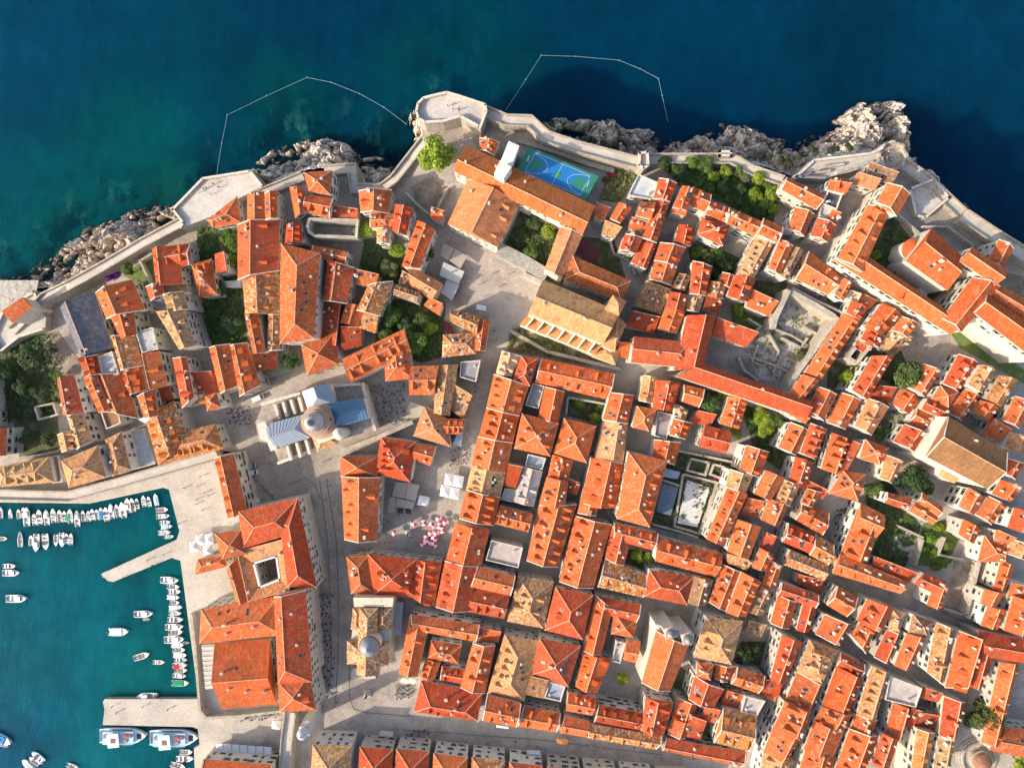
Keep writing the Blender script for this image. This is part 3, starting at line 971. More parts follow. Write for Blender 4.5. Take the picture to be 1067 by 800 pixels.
# ---------- sea ----------
SEAC = [  # px, py, radius, colour of the water over that bottom
 (0,0,260,(0.0000,0.0351,0.0819)),(330,0,260,(0.0000,0.0250,0.0663)),(700,0,300,(0.0000,0.0265,0.0663)),(1067,60,260,(0.0000,0.0281,0.0702)),(620,110,120,(0.0000,0.0221,0.0629)),(760,120,90,(0.0000,0.0255,0.0714)),
 (880,80,150,(0.0000,0.0203,0.0515)),(1060,200,130,(0.0000,0.0200,0.0575)),(980,150,80,(0.0000,0.0187,0.0562)),(120,160,130,(0.0000,0.0515,0.0663)),(60,235,90,(0.0000,0.0562,0.0647)),(300,100,110,(0.0000,0.0406,0.0546)),(420,60,110,(0.0000,0.0359,0.0546)),(500,40,90,(0.0000,0.0343,0.0585)),
 (400,150,50,(0.0000,0.0156,0.0234)),(200,60,120,(0.0000,0.0328,0.0663)),(170,190,60,(0.0031,0.0515,0.0515)),(330,125,40,(0.0000,0.0281,0.0359)),(540,60,60,(0.0000,0.0312,0.0468)),(20,180,90,(0.0000,0.0515,0.0780)),
 (60,560,90,(0.0000,0.0612,0.0634)),(150,560,60,(0.0000,0.0720,0.0612)),(130,540,40,(0.0000,0.0540,0.0612)),(60,650,90,(0.0000,0.0648,0.0706)),(150,700,60,(0.0000,0.0720,0.0612)),(30,760,80,(0.0000,0.0504,0.0720)),(110,780,60,(0.0000,0.0720,0.0720)),(60,780,40,(0.0000,0.0612,0.0720)),(190,640,40,(0.0000,0.0540,0.0576))]
def build_sea():
    bm = bmesh.new(); n = 150
    xs = np.concatenate([[-3000, -900], np.linspace(-420, 420, n), [900, 3000]]); ys = np.concatenate([[-3000, -900], np.linspace(-330, 330, n), [900, 3000]])
    G = [[bm.verts.new((x, y, 0)) for x in xs] for y in ys]
    for j in range(len(ys)-1):
        for i in range(len(xs)-1): bm.faces.new((G[j][i], G[j][i+1], G[j+1][i+1], G[j+1][i]))
    me = mesh('sea', bm, [M['sea']])
    a = me.attributes.new('sea_depth', 'FLOAT_COLOR', 'POINT'); S = np.array([(x, y, r) for x, y, r, c in SEAC]); C = np.array([c for *_, c in SEAC])
    co = np.zeros(len(me.vertices)*3); me.vertices.foreach_get('co', co); co = co.reshape(-1, 3)
    out = np.ones((len(co), 4))
    for k, (x, y, z) in enumerate(co):
        px, py = pix(Vector((x, y, 0)))
        w1 = Vector((x*.02, y*.02, 0)); px += noise.noise(w1)*45; py += noise.noise(w1+Vector((9, 4, 2)))*45
        q = ((S[:,0]-px)**2 + (S[:,1]-py)**2) / S[:,2]**2
        w = 1/(q+.06)**2; out[k, :3] = (w[:,None]*C).sum(0)/w.sum()*(np.array((.55, .93, .83)) if y > -20 else np.array((.4, 1.22, 1.50)))
    a.data.foreach_set('color', out.ravel())
    sh = me.attributes.new('shallow', 'FLOAT', 'POINT'); line = [(-20,284),(48,256),(86,232),(125,218),(180,212),(212,186),(262,176),(298,146),(332,138),(372,158),(420,170),(470,100)]
    line = [polyline(line, k/60) for k in range(61)]
    sv = []
    for x, y, z in co:
        px, py = pix(Vector((x, y, 0))); d = min(math.hypot(px-a_, py-b_) for a_, b_ in line) if py < 430 else 60
        sv.append(math.exp(-(d/34)**1.5) + (.14 if py > 430 else 0))
    sh.data.foreach_set('value', sv)
    for p in me.polygons: p.use_smooth = True
    o = obj('sea', me); tag(o, kind='structure', label='dark blue open sea turning teal in the harbour', cat='sea')
build_sea()

# ---------- ground ----------
COAST = [(-90,345),(5,330),(40,305),(72,300),(110,280),(150,258),(188,236),(182,219),(212,188),(262,180),(276,196),(318,182),(340,180),(366,178),(370,198),(398,198),(410,190),(443,148),
 (436,118),(466,102),(505,114),(527,126),(550,127),(566,140),(600,153),(668,173),(690,166),(745,167),(780,176),(815,188),(845,170),(905,163),(930,152),(945,165),(965,186),(1002,224),(1067,264),(1150,320),
 (1150,900),(215,900),(212,779),(285,760),(330,700),(322,560),(240,470),(70,512),(-90,512)]
def build_ground():
    bm = bmesh.new(); st = 5.0; vs = {}
    def V(i, j):
        if (i, j) not in vs: vs[i, j] = bm.verts.new(gat(i*st, j*st))
        return vs[i, j]
    for j in range(18, 178):
        for i in range(-18, 230):
            c = ((i+.5)*st, (j+.5)*st)
            if pip(c, COAST): bm.faces.new((V(i, j+1), V(i+1, j+1), V(i+1, j), V(i, j)))
    o = obj('ground', bm, M['paving']); tag(o, kind='structure', label='grey limestone paving of the streets and squares', cat='ground')
    for p in o.data.polygons: p.use_smooth = True
build_ground()
def patch(name, pts, mat, dz=.06, label=None, kind='structure', st=2.5):
    """a sheet draped over the ground inside a pixel outline"""
    bm = bmesh.new(); f = bm.faces.new([bm.verts.new((x, y, 0)) for x, y in pts])
    xs = [p[0] for p in pts]; ys = [p[1] for p in pts]
    for lo, hi, ax in ((min(xs), max(xs), 0), (min(ys), max(ys), 1)):
        k = lo + 4
        while k < hi:
            no = (1, 0, 0) if ax == 0 else (0, 1, 0); co = (k, 0, 0) if ax == 0 else (0, k, 0)
            bmesh.ops.bisect_plane(bm, geom=bm.verts[:]+bm.edges[:]+bm.faces[:], plane_co=co, plane_no=no); k += 6
    for v in bm.verts: v.co = gat(v.co.x, v.co.y, dz)
    bm.normal_update()
    for f in bm.faces:
        if f.normal.z < 0: f.normal_flip()
    o = obj(name, bm, mat); tag(o, label, None, None, kind)
    if label: o['category'] = name.replace('_', ' ')
    return o
def slab(name, pts, z, depth, mats, label=None, kind='structure', cat=None, bevel=0):
    bm = bmesh.new(); prism(bm, [at(x, y, z) for x, y in pts], z-depth, z, 0, 1)
    o = obj(name, bm, mats); tag(o, label, cat, None, kind); return o
slab('quay', [(-90,522),(93,524.5),(170,508),(176,510),(187,553),(184,562),(108,596.5),(106,599),(112,605),(118,606),(179,581),(188,584),(207,728),(109,728),(107,731),(109,738),(107,755),(200,757),(206,759),(208,776),(202,779),(205,860),(330,860),(335,700),(322,520),(262,466),(70,512),(-90,512)],
     2.0, 5, [M['citywall'], M['quay']], 'pale stone harbour quay with two piers', cat='quay')
bpy.data.objects['quay'].color = (.5, .45, .39, 1)

# ---------- sea rocks ----------
def rocks(name, inner, outer, top, label, seed, ns=300, nt=70, col=(.95, .87, .78), ang=.5):
    bm = bmesh.new(); G = []
    for i in range(ns):
        s = i/(ns-1); a, b = polyline(inner, s), polyline(outer, s); row = []
        tp = top if not isinstance(top, list) else polyline([(k, v) for k, v in enumerate(top)], s)[1]
        for j in range(nt):
            t = j/(nt-1)*1.12 - .06
            px, py = a[0]+(b[0]-a[0])*t, a[1]+(b[1]-a[1])*t
            p = at(px, py, 4); q = Vector((p.x, p.y, seed*7.3))
            qr = Vector((q.x*math.cos(ang)+q.y*math.sin(ang), (-q.x*math.sin(ang)+q.y*math.cos(ang))*1.7, q.z)); qr += Vector((noise.noise(q*.25), noise.noise(q*.25+Vector((5, 5, 5))), 0))*1.3
            zz = 0
            for fr, am in ((.11, 3.4), (.26, 1.7), (.6, .75)):
                d, pts = noise.voronoi(qr*fr, distance_metric='MANHATTAN'); c = pts[0]; o_ = (qr*fr - c)
                tx, ty = noise.cell(c*31.7+Vector((.3, .3, .3))), noise.cell(c*17.3+Vector((7.3, 2.1, .7)))
                zz += am*(.9*noise.cell(c*9.1+Vector((1.5, 8.2, 3.3))) + 1.3*(tx*o_.x+ty*o_.y) - .75*max(0, .13-(d[1]-d[0]))/.13)
            f = noise.fractal(q*.30, .8, 2.1, 5)
            env = tp*(max(0, 1-t)**.8) - .5
            edge = min(1, max(.0, (1.05-t)*4)); ins = min(1, max(.15, (t+.02)*8))
            z = env + (zz + f*1.6 - .6)*edge*ins*(.45+.55*min(1, tp/8))
            if t > 1: z = min(z, -.5 - (t-1)*20)
            z = min(z, tp + 1.5)
            row.append(bm.verts.new((p.x+f*.5, p.y+noise.noise(q*.5)*.5, max(z, -3))))
        G.append(row)
    for i in range(ns-1):
        for j in range(nt-1):
            bm.faces.new((G[i][j], G[i+1][j], G[i+1][j+1], G[i][j+1]))
    bmesh.ops.recalc_face_normals(bm, faces=bm.faces)
    if sum(f.normal.z for f in bm.faces) < 0: bmesh.ops.reverse_faces(bm, faces=bm.faces)
    o = obj(name, bm, M['rock'], color=col); tag(o, label, 'rocky shore', None, 'structure')
rocks('rocky_shore', [(-14,300),(40,299),(75,296),(110,276),(150,252),(188,232),(184,222)], [(-14,289),(20,284),(48,256),(86,232),(125,218),(162,207),(183,212)], [1.5,4,7,8,7,6,6], 'jagged brown and grey rocks under the left sea wall', 1, 330, 80, (1.12, 1.02, .92), .5)
rocks('rocky_shore', [(260,184),(275,196),(316,183),(340,179),(368,178),(371,198),(398,198),(412,188)], [(252,175),(268,161),(298,144),(332,137),(358,146),(374,158),(398,161),(416,176)], [6,11,12,11,9,8,7,5], 'pale limestone rocks under the middle sea wall', 2, 300, 80, (1.2, 1.13, 1.06), .3)
rocks('rocky_shore', [(556,138),(600,154),(640,166),(668,172),(690,166),(745,167),(780,177),(815,188),(845,170),(905,164),(935,166),(950,182),(985,206),(1040,246)],
      [(552,127),(578,119),(640,120),(655,131),(690,130),(712,146),(762,118),(832,147),(868,124),(902,101),(947,102),(949,146),(962,176),(1030,236)], [4,9,10,9,10,9,13,12,12,13,14,12,8,3], 'long ragged limestone headland below the right sea wall', 3, 680, 100, (.96, .89, .83), -.6)
rocks('rocky_shore', [(440,110),(437,125),(443,148)], [(428,112),(420,124),(424,143)], [7,9,7], 'small yellowish rock at the foot of the round bastion', 4, 90, 40)

# ---------- city walls ----------
def wall_run(name, pts, top, width, base, label, cat='city wall', par=(1.3, .9), col=(.52, .46, .38), walk=True):
    """a wall with a walkway and two parapets along a pixel polyline; top may be a list of heights"""
    n = len(pts); tops = top if isinstance(top, list) else [top]*n
    P = [at(x, y, z) for (x, y), z in zip(pts, tops)]; hw = width/2
    prof = [(-hw, None), (-hw, par[0]), (-hw+.55, par[0]), (-hw+.55, 0), (hw-.45, 0), (hw-.45, par[1]), (hw, par[1]), (hw, None)] if walk else [(-hw, None), (-hw, 0), (hw, 0), (hw, None)]
    bm = bmesh.new(); rings = []
    for i in range(n):
        d1 = (P[i]-P[i-1]) if i > 0 else (P[1]-P[0]); d2 = (P[i+1]-P[i]) if i < n-1 else (P[i]-P[i-1])
        d1.z = d2.z = 0; d1.normalize(); d2.normalize()
        nn = Vector((-d1.y, d1.x, 0)) + Vector((-d2.y, d2.x, 0)); nn.normalize(); k = 1/max(.45, nn.dot(Vector((-d1.y, d1.x, 0))))
        rings.append([bm.verts.new((P[i].x+nn.x*(-o)*k, P[i].y+nn.y*(-o)*k, base if h is None else P[i].z+h)) for o, h in prof])
    for a, b in zip(rings, rings[1:]):
        for k in range(len(prof)-1):
            bm.faces.new((a[k], b[k], b[k+1], a[k+1])).material_index = 1 if walk and k in (3,) else 0
    for rg in (rings[0], rings[-1]): bm.faces.new(rg)
    bmesh.ops.recalc_face_normals(bm, faces=bm.faces)
    o = obj(name, bm, [M['citywall'], M['terrace']], color=col); tag(o, label, cat)
    return o
def terrace(name, pts, z, base, label, par=1.2, cat='bastion', mats=None, skip=()):
    bm = bmesh.new(); P = [at(x, y, z) for x, y in pts]
    prism(bm, P, base, z, 0, 1)
    c = sum(P, Vector())/len(P); n = len(P)
    a = sum(P[i].x*P[(i+1)%n].y - P[(i+1)%n].x*P[i].y for i in range(n)); sg = -1 if a > 0 else 1
    for i in range(n):
        if i in skip: continue
        p, q = P[i], P[(i+1)%n]; d = (q-p).normalized(); nn = Vector((d.y, -d.x, 0))*sg*.75
        prism(bm, [p-d*.0, q+d*.0, q+nn, p+nn], z-.3, z+par, 0, 2)
    bmesh.ops.recalc_face_normals(bm, faces=bm.faces)
    o = obj(name, bm, mats or [M['citywall'], M['terrace'], M['coping']], color=(.56, .50, .43)); tag(o, label, cat); return o
G1 = 'stretches of the old city wall'
wall_run('city_wall', [(14,345),(47,310),(72,298),(108,278),(150,253),(190,232)], [9,11,13,14,15,16], 3.3, -1, 'straight grey wall running from the harbour gate to the pale terrace bastion')
terrace('bastion', [(188,238),(191,233),(180,219),(212,186),(262,178),(275,194),(250,206),(236,214),(219,226)], 18, -1, 'broad pale terrace bastion above the left shore', skip=(5, 6, 7, 8))
wall_run('city_wall', [(270,203),(316,184)], 17, 3.2, 2, 'short sunlit wall between the terrace bastion and the corner house')
wall_run('city_wall', [(338,178),(367,176),(370,197),(398,197),(410,188),(428,165),(442,147)], [16,16,16,16,17,18,20], 3.4, 1, 'kinked wall turning round a small court towards the round bastion')
terrace('bastion', [(443,130),(436,126),(433,118),(435,109),(441,103),(452,100),(466,97),(480,101),(507,110),(508,118),(501,136),(498,134),(480,124),(462,129)], 25, -1, 'large white rounded bastion jutting into the sea', par=1.5, skip=(10,))
wall_run('city_wall', [(506,117),(527,126),(552,127),(569,143),(602,154),(640,164),(667,171)], 23, 3.9, 1, 'long pale wall walk between the white bastion and the square turret')
terrace('wall_turret', [(665,160),(675,158),(676,174),(670,178),(664,174)], 25, 4, 'small square turret on the sea wall behind the garden', cat='turret')
wall_run('city_wall', [(675,166),(700,166),(745,166),(762,166),(782,178),(815,189)], [23,22,22,22,22,23], 3.4, 3, 'pale wall bending above the walled garden trees')
terrace('wall_turret', [(748,158),(762,158),(762,164),(748,164)], 24, 3, 'small box bay projecting from the wall over the rocks', cat='turret')
wall_run('garden_wall', [(540,146),(580,158),(612,170),(640,178)], 19.5, 1.6, 14, 'low pale wall behind the blue sports court', cat='wall', walk=False)
terrace('bastion', [(826,186),(846,167),(905,160),(918,154),(922,172),(890,178),(866,184),(858,188)], 24, 4, 'long stepped stone terrace with ramps beside the round tower', skip=(3, 4, 5, 6))
wall_run('city_wall', [(938,170),(962,186),(985,208),(1003,225)], [23,23,22,22], 4.0, 0, 'wall running down from the round tower along the right cliff')
wall_run('city_wall', [(1003,225),(1030,243),(1067,266),(1130,306)], [24,24,24,24], 4.6, 0, 'bright wide wall along the far right cliff edge')
terrace('bastion', [(945,197),(972,186),(988,207),(962,229),(952,226)], 22.5, 8, 'pale walled terrace inside the right corner of the wall')
def round_tower():
    c = at(927, 164, 23); root = empty('round_tower', Vector((c.x, c.y, 5))); tag(root, 'round stone tower at the headland corner of the wall', 'tower')
    bm = bmesh.new(); lathe(bm, [(5.6, -2), (4.9, 18.0), (4.9, 19.4), (4.2, 19.4), (4.2, 18.1), (0.01, 18.1)], 32); obj('tower_body', bm, M['citywall'], root, color=(.54, .48, .40))
    for k in range(8):
        a = k*math.pi/4; bm = bmesh.new(); box(bm, (4.5*math.cos(a), 4.5*math.sin(a), 19.8), (.75, 1.3, 1.0), 0, a); obj('merlon', bm, M['citywall'], root, color=(.58, .52, .44))
round_tower()
wall_run('city_wall', [(-40,514),(72,517),(120,504),(165,491),(226,474)], 7.0, 3.8, 1, 'long town wall along the back of the harbour quay', par=(.9, .9))
wall_run('city_wall', [(303,742),(299,770),(295,830)], 7.5, 4.2, 0.5, 'wall running down from the palace to the foot of the picture', par=(.9, .9))
terrace('gate_tower', [(5,323),(38,303),(48,330),(47,344),(22,352),(2,368),(-8,352)], 9, 1, 'grey stone gate bastion with small orange roofs', cat='bastion', skip=(2,))
# ---------- the big buildings ----------
def wing(s, h, base=None):
    W = make_wing(s, h); wing_world(W, base); W['i'] = len(ALLW)-1; return W
def landmark(specs, name, label, cat, h, wallc=(.64, .58, .49), base=None, **kw):
    ws = [wing(s, hh if hh else h, base) for s, hh in specs]
    return build_house(ws, name, label, None, cat, wallc, base=base, **kw)
LAND = []
def prep():
    S = lambda *a, **k: LAND.append((a, k))
    S([('u g 473 178 607 243 620 215 487 152 r.34 k4', 11), ('e g 488 187 467 233 518 257 541 213 a0 b3 k2', 10.8), ('e g 584 236 568 281 586 290 607 245', 12)], 'college', 'large E-shaped college with long orange roofs beside the blue sports court', 'college', 11, maxw=26)
    S([('o g 905 213 873 270 898 283 926 222 a5 b3', 14), ('o g 905 268 1003 335 990 348 869 271 r.4 b1 a1', 14.3), ('o g 1014 289 982 332 1001 346 1042 298', 14.6), ('o g 1001 272 1037 297 1050 283 1013 258', 14), ('o g 1040 295 1085 322 1085 346 1025 310', 13.6)], 'convent', 'long angled orange-roofed convent enclosing the church near the right cliff', 'convent', 14, maxw=16)
    S([('o g 1015 325 1082 377 1088 347 1028 308 r.55', 17)], 'monastery_wing', 'orange-roofed wing with tall bare white wall at the right edge', 'monastery', 17, windows=True, maxw=10)
    S([('o g 945 272 987 302 1003 268 971 238 k3', 12)], 'church', 'orange-roofed church with round white apse inside the angled convent', 'church', 16, windows=False, wallc=(.64, .6, .53))
    S([('o g 1041 250 1030 272 1045 280 1056 259', 10)], 'gatehouse', 'small orange-roofed gatehouse touching the right cliff wall', 'house', 10)
    S([('o g 925 191 914 211 934 225 948 202', 15)], 'convent_house', 'tall orange-roofed house with white gables by the round tower', 'house', 15)
    S([('r i 661 351 718 357 720 383 658 377', 12), ('r g 716 329 703 386 733 380 745 329 r.6', 12.2), ('r g 731 378 845 418 840 436 706 392 r.35', 12.4), ('r s 742 350 777 361 788 347 746 332', 8)], 'convent', 'salmon-roofed T-shaped convent along the curving street', 'convent', 12, verge=False)
    S([('k g 965 475 1030 509 1050 472 988 434 k1', 18), ('v s 979 495 994 503 1000 496 983 487', 11)], 'church', 'big brown-roofed church with pale facade near the right edge', 'church', 18, windows=False, wallc=(.62, .57, .49))
    S([('r h 249 533 310 519 303 556 253 571', 14), ('r h 292 545 300 611 330 612 310 519 r.5', 14.2), ('p s 289 604 270 612 262 624 303 613', 11.6), ('p s 271 612 264.5 587 250 575 261 624', 11.6), ('p s 265 586.5 288 579.5 297 561 251 573', 11.6), ('p s 288 580 291.5 603 303 612 296 562', 11.6), ('o g 236 593 248 630 261 624 250 580 r.35', 12.5)], 'palace', 'square palace with orange roofs around a small white-edged courtyard', 'palace', 14, maxw=24, verge=False)
    S([('o h 224 556 251 552 257 577 232 582', 15)], 'pavilion_house', 'pyramid-roofed orange pavilion between the white tents and the palace', 'pavilion', 15)
    S([('o h 206 583 233 578 236 590 203 598', 7)], 'boathouse', 'low orange hipped boathouse beside the white tents on the quay', 'boathouse', 7)
    S([('o h 210 635 290 621 293 661 208 670 k6', 13)], 'arsenal_hall', 'wide orange hipped hall on the quay, nearest the palace', 'hall', 13, maxw=14)
    S([('o g 224 670 281 666 288 733 232 738 k3', 12)], 'arsenal_hall', 'broad flat orange gabled hall with rows of roof lights', 'hall', 12, verge=False)
    S([('r j 286 621 290 712 325 710 318 614 r.32 k7', 16)], 'theatre', 'tall deep red theatre roof facing the wide shaded street', 'theatre', 16, maxw=26)
    S([('o h 290 711 292 741 329 739 322 703 b1', 14)], 'town_hall', 'crossed orange roof at the corner of the two main streets', 'town hall', 14)
    S([('o g 224 477 238 541 257 532 243 472 r.42 a4', 12)], 'customs_house', 'narrow orange-roofed house between the bright quay and the shaded square', 'house', 12, maxw=28)
    S([('o g 212 791 284 797 284 850 212 850', 9)], 'harbour_office', 'orange-roofed harbour office below the row of white awnings', 'office', 9, maxw=14)
    S([('s g 63 321 85 372 117 362 98 305 r.33', 9)], 'slate_hall', 'dark slate-roofed hall with a pale ribbed slope by the left wall', 'hall', 9, wallc=(.5, .42, .34), verge=False)
    S([('o s 13 336 33 320 26 311 5 325', 11.5)], 'gate_house', 'little orange lean-to roof on top of the grey gate bastion', 'house', 11.5, windows=False, chim=False)
    S([('v g 551 327 628 358 645 325 566 292 r.47', 19), ('v s 542 338 619 369 628 358 551 328', 10), ('v h 628 360 640 366 652 338 644 330 ', 14), ('v h 618 371 641 380 645 366 630 361', 8)], 'church', 'great tan-roofed church with buttressed side chapels by the steps', 'church', 19, windows=False, wallc=(.72, .66, .57), verge=False)
    S([('u h 588 291 647 313 657 293 597 267 r.45', 13)], 'sacristy', 'orange hipped hall close behind the tan-roofed church', 'hall', 13)
    S([('o g 684 657 669 711 698 720 717 672', 15)], 'church', 'orange-roofed church with twin round bell towers at its front', 'church', 15, windows=False, wallc=(.57, .52, .45), verge=True)
RC['s'] = (.085, .10, .13); MOT['s'] = .15
prep()
for s, k in LAND:
    k['_w'] = [wing(ss, hh if hh else s[4], k.get('base')) for ss, hh in s[0]]
# ---- ordinary houses: parse, then build, so that windows know their neighbours
ROWS = []
for ln in HOUSES.strip().splitlines():
    if ln[0] == '@':
        nm, anc, xy = ln[1:].strip().split('|'); ROWS.append(dict(nm=nm, anc=anc, xy=tuple(float(v) for v in xy.split(',')), hs=[]))
    elif ln[0] == '+': ROWS[-1]['hs'][-1].append(ln[1:].strip())
    else: ROWS[-1]['hs'].append([ln.strip()])
for r in ROWS:
    out = []
    for hs in r['hs']:
        hb = R.uniform(8.4, 11.4); ws = []
        for q, s in enumerate(hs):
            small = s.split()[1] == 's'
            W = make_wing(s, hb - .35*q - (2.2 if small else 0) - (1.5 if s.split()[1] == 'f' else 0)); spice(W); wing_world(W); W['i'] = len(ALLW)-1; ws.append(W)
        out.append(ws)
    r['hs'] = out
for s, k in LAND:
    ws = k.pop('_w'); build_house(ws, s[1], s[2], None, s[3], k.pop('wallc', (.64, .58, .49)), **k)
seen = set()
for r in ROWS:
    order = sorted(r['hs'], key=lambda ws: (ws[0]['cx']-r['xy'][0])**2 + (ws[0]['cy']-r['xy'][1])**2)
    flat = [ws for ws in order if ws[0]['t'] == 'f']; tiled = [ws for ws in order if ws[0]['t'] != 'f']
    for lst, nm, cat, grp in ((tiled, 'town_house', 'house', 'tiled houses of the old town'), (flat, 'roof_terrace_building', 'terrace building', 'flat-roofed buildings among the tiled houses')):
        for q, ws in enumerate(lst):
            W = ws[0]; c = CN[W['c']][0]; f = FORM[W['t']]
            nd = int(sum(w['a'] + w['b'] for w in ws))
            n = len(lst); pos = ('only one' if n == 1 else 'nearest' if q == 0 else 'farthest' if q == n-1 else ORD[q])
            d = f' with {NUM[nd]} dormer' + ('s' if nd > 1 else '') if 0 < nd < 15 else ''
            kind = 'terrace' if cat != 'house' else 'house'
            f2 = 'flat' if W['t'] == 'f' else f
            where = (f'in the {r["nm"]}' if n == 1 else f'{pos} from the {r["anc"]}, {r["nm"]}' if pos not in ('nearest', 'farthest') else f'{pos} {"to" if q == 0 else "from"} the {r["anc"]}, {r["nm"]}')
            lab = f'{c} {f2} {kind}{d}, {where}'
            if len(lab.split()) > 16: lab = f'{c} {f2} {kind}, {where}'
            if len(lab.split()) > 16: lab = f'{c} {kind}, {where}'
            if n == 1: lab = f'{c} {f2} {kind} in the {r["nm"]}'
            assert lab not in seen, lab
            seen.add(lab)
            build_house(ws, nm, lab, grp, cat, chim=W['t'] != 's' or R.random() < .4, maxw=13, windows=True)

# ---- extra pieces on the landmarks
def add_part(root_label, name, bm, mats, color=None):
    root = next(o for o in COL.objects if o.get('label', '').startswith(root_label))
    for v in bm.verts: v.co -= root.location
    return obj(name, bm, mats, root, color=color)
def church_extras():
    # buttress fins over the side chapels of the tan church
    L = 'great tan-roofed church'
    for k in range(7):
        t = (k+.4)/7*.98 + .02
        a = (551+(628-551)*t, 327.5+(358-327.5)*t); b = (542.5+(619.5-542.5)*t, 338+(369-338)*t); d = ((628-551)/83*1.4, 31/83*1.4)
        bm = bmesh.new(); zt, zb = gz(590, 345)+16.0, gz(590, 345)+11.0
        q = [at(a[0]-d[0]*.5, a[1]-d[1]*.5, zt), at(a[0]+d[0]*.5, a[1]+d[1]*.5, zt), at(b[0]+d[0]*.5, b[1]+d[1]*.5, zb), at(b[0]-d[0]*.5, b[1]-d[1]*.5, zb)]
        hi = [bm.verts.new(v) for v in q]; lo = [bm.verts.new((v.x, v.y, gz(590, 345)+6)) for v in q]
        bm.faces.new(hi)
        for i in range(4): bm.faces.new((lo[i], lo[(i+1) % 4], hi[(i+1) % 4], hi[i]))
        bmesh.ops.recalc_face_normals(bm, faces=bm.faces)
        add_part(L, 'buttress', bm, M['coping'])
    # pyramid bell tower
    g = gz(640, 318); P = [at(x, y, g+21) for x, y in ((631, 322), (645, 328), (652, 314), (639, 308))]
    root = empty('bell_tower', Vector((P[0]+P[2])/2) - Vector((0, 0, 21))); tag(root, 'square bell tower with pyramid tile roof behind the tan-roofed church', 'bell tower')
    bm = bmesh.new(); prism(bm, [p-root.location for p in P], -3, 21, 0, 0); obj('tower_body', bm, M['wall'], root, color=(.62, .56, .47))
    bm = bmesh.new(); uvl = bm.loops.layers.uv.new('UVMap'); I = [p-root.location for p in P]; c = sum(I, Vector())/4; E = [c+(p-c)*1.1 for p in I]; ap = bm.verts.new((c.x, c.y, 25.5))
    ev = [bm.verts.new((p.x, p.y, 20.9)) for p in E]
    for i in range(4):
        f = bm.faces.new((ev[i], ev[(i+1) % 4], ap))
        for lp in f.loops: lp[uvl].uv = (lp.vert.co.x+lp.vert.co.y, lp.vert.co.z)
    bm.faces.new(ev[::-1]); bmesh.ops.recalc_face_normals(bm, faces=bm.faces)
    o = obj('pyramid_roof', bm, [M['roof']], root, color=RC['p']); o['mot'] = .5
    for k in range(4):
        a, b = I[k], I[(k+1) % 4]; m = (a+b)/2; bm = bmesh.new(); e = b-a; nn = Vector((e.y, -e.x, 0)).normalized()
        if nn.dot(m-c) < 0: nn = -nn
        box(bm, (m.x, m.y, 18), (1.3, .3, 2.6), 0, math.atan2(e.y, e.x)); obj('belfry_opening', bm, M['glass'], root)
    # apse of the convent church
    p = at(951, 261, gz(949, 262)+8); bm = bmesh.new(); lathe(bm, [(3.5, -10), (3.5, 0), (3.75, 0), (3.75, .3)], 24, p)
    add_part('orange-roofed church with round white apse', 'apse', bm, M['wall'], (.66, .61, .53))
    bm = bmesh.new(); bm.loops.layers.uv.new('UVMap'); lathe(bm, [(3.8, .25), (.02, 2.0)], 24, p); add_part('orange-roofed church with round white apse', 'apse_roof', bm, M['roof'], RC['o'])
    # twin towers and facade of the small church
    L = 'orange-roofed church with twin'
    g = gz(700, 690)
    for x, y in ((698, 659), (716, 665)):
        p = at(x, y, g+17); bm = bmesh.new(); box(bm, (p.x, p.y, g+7), (3.6, 3.6, 20), 0, .28); lathe(bm, [(1.5, 0), (1.5, 1.2), (1.75, 1.3), (1.75, 1.5)], 20, (p.x, p.y, g+17))
        add_part(L, 'bell_tower', bm, M['wall'], (.52, .48, .42))
        bm = bmesh.new(); lathe(bm, [(1.6, 1.4), (1.5, 2.0), (1.15, 2.6), (.6, 3.0), (.2, 3.2), (.15, 3.8), (.02, 4.0)], 20, (p.x, p.y, g+17)); add_part(L, 'dome', bm, M['lead'], (.20, .19, .18))
    bm = bmesh.new(); prism(bm, [at(x, y, g+14) for x, y in ((683, 650), (724, 661), (721, 672), (682, 661))], g-3, g+14, 0, 0); add_part(L, 'facade', bm, M['wall'], (.54, .50, .43))
    bm = bmesh.new(); prism(bm, [at(x, y, g+14.4) for x, y in ((700, 657), (711, 660), (709, 665), (699, 662))], g+13, g+15.2, 0, 0); add_part(L, 'porch_roof', bm, M['lead'], (.20, .36, .33))
church_extras()
def palace_court():
    z = gz(278, 595)+12.3; Q = [at(x, y, z) for x, y in ((264.5, 586.5), (288, 579.5), (291.5, 603.5), (271, 611.5))]; c = sum(Q, Vector())/4
    for a, b in zip(Q, Q[1:]+Q[:1]):
        d = b-a; m = (a+b)/2; bm = bmesh.new(); box(bm, (m.x, m.y, z-.5), (d.length+.6, .62, 1.6), 0, math.atan2(d.y, d.x)); add_part('square palace with orange', 'court_parapet', bm, mat_plain('white_parapet', (.70, .67, .62), .8) if 'white_parapet' not in bpy.data.materials else bpy.data.materials['white_parapet'])
palace_court()

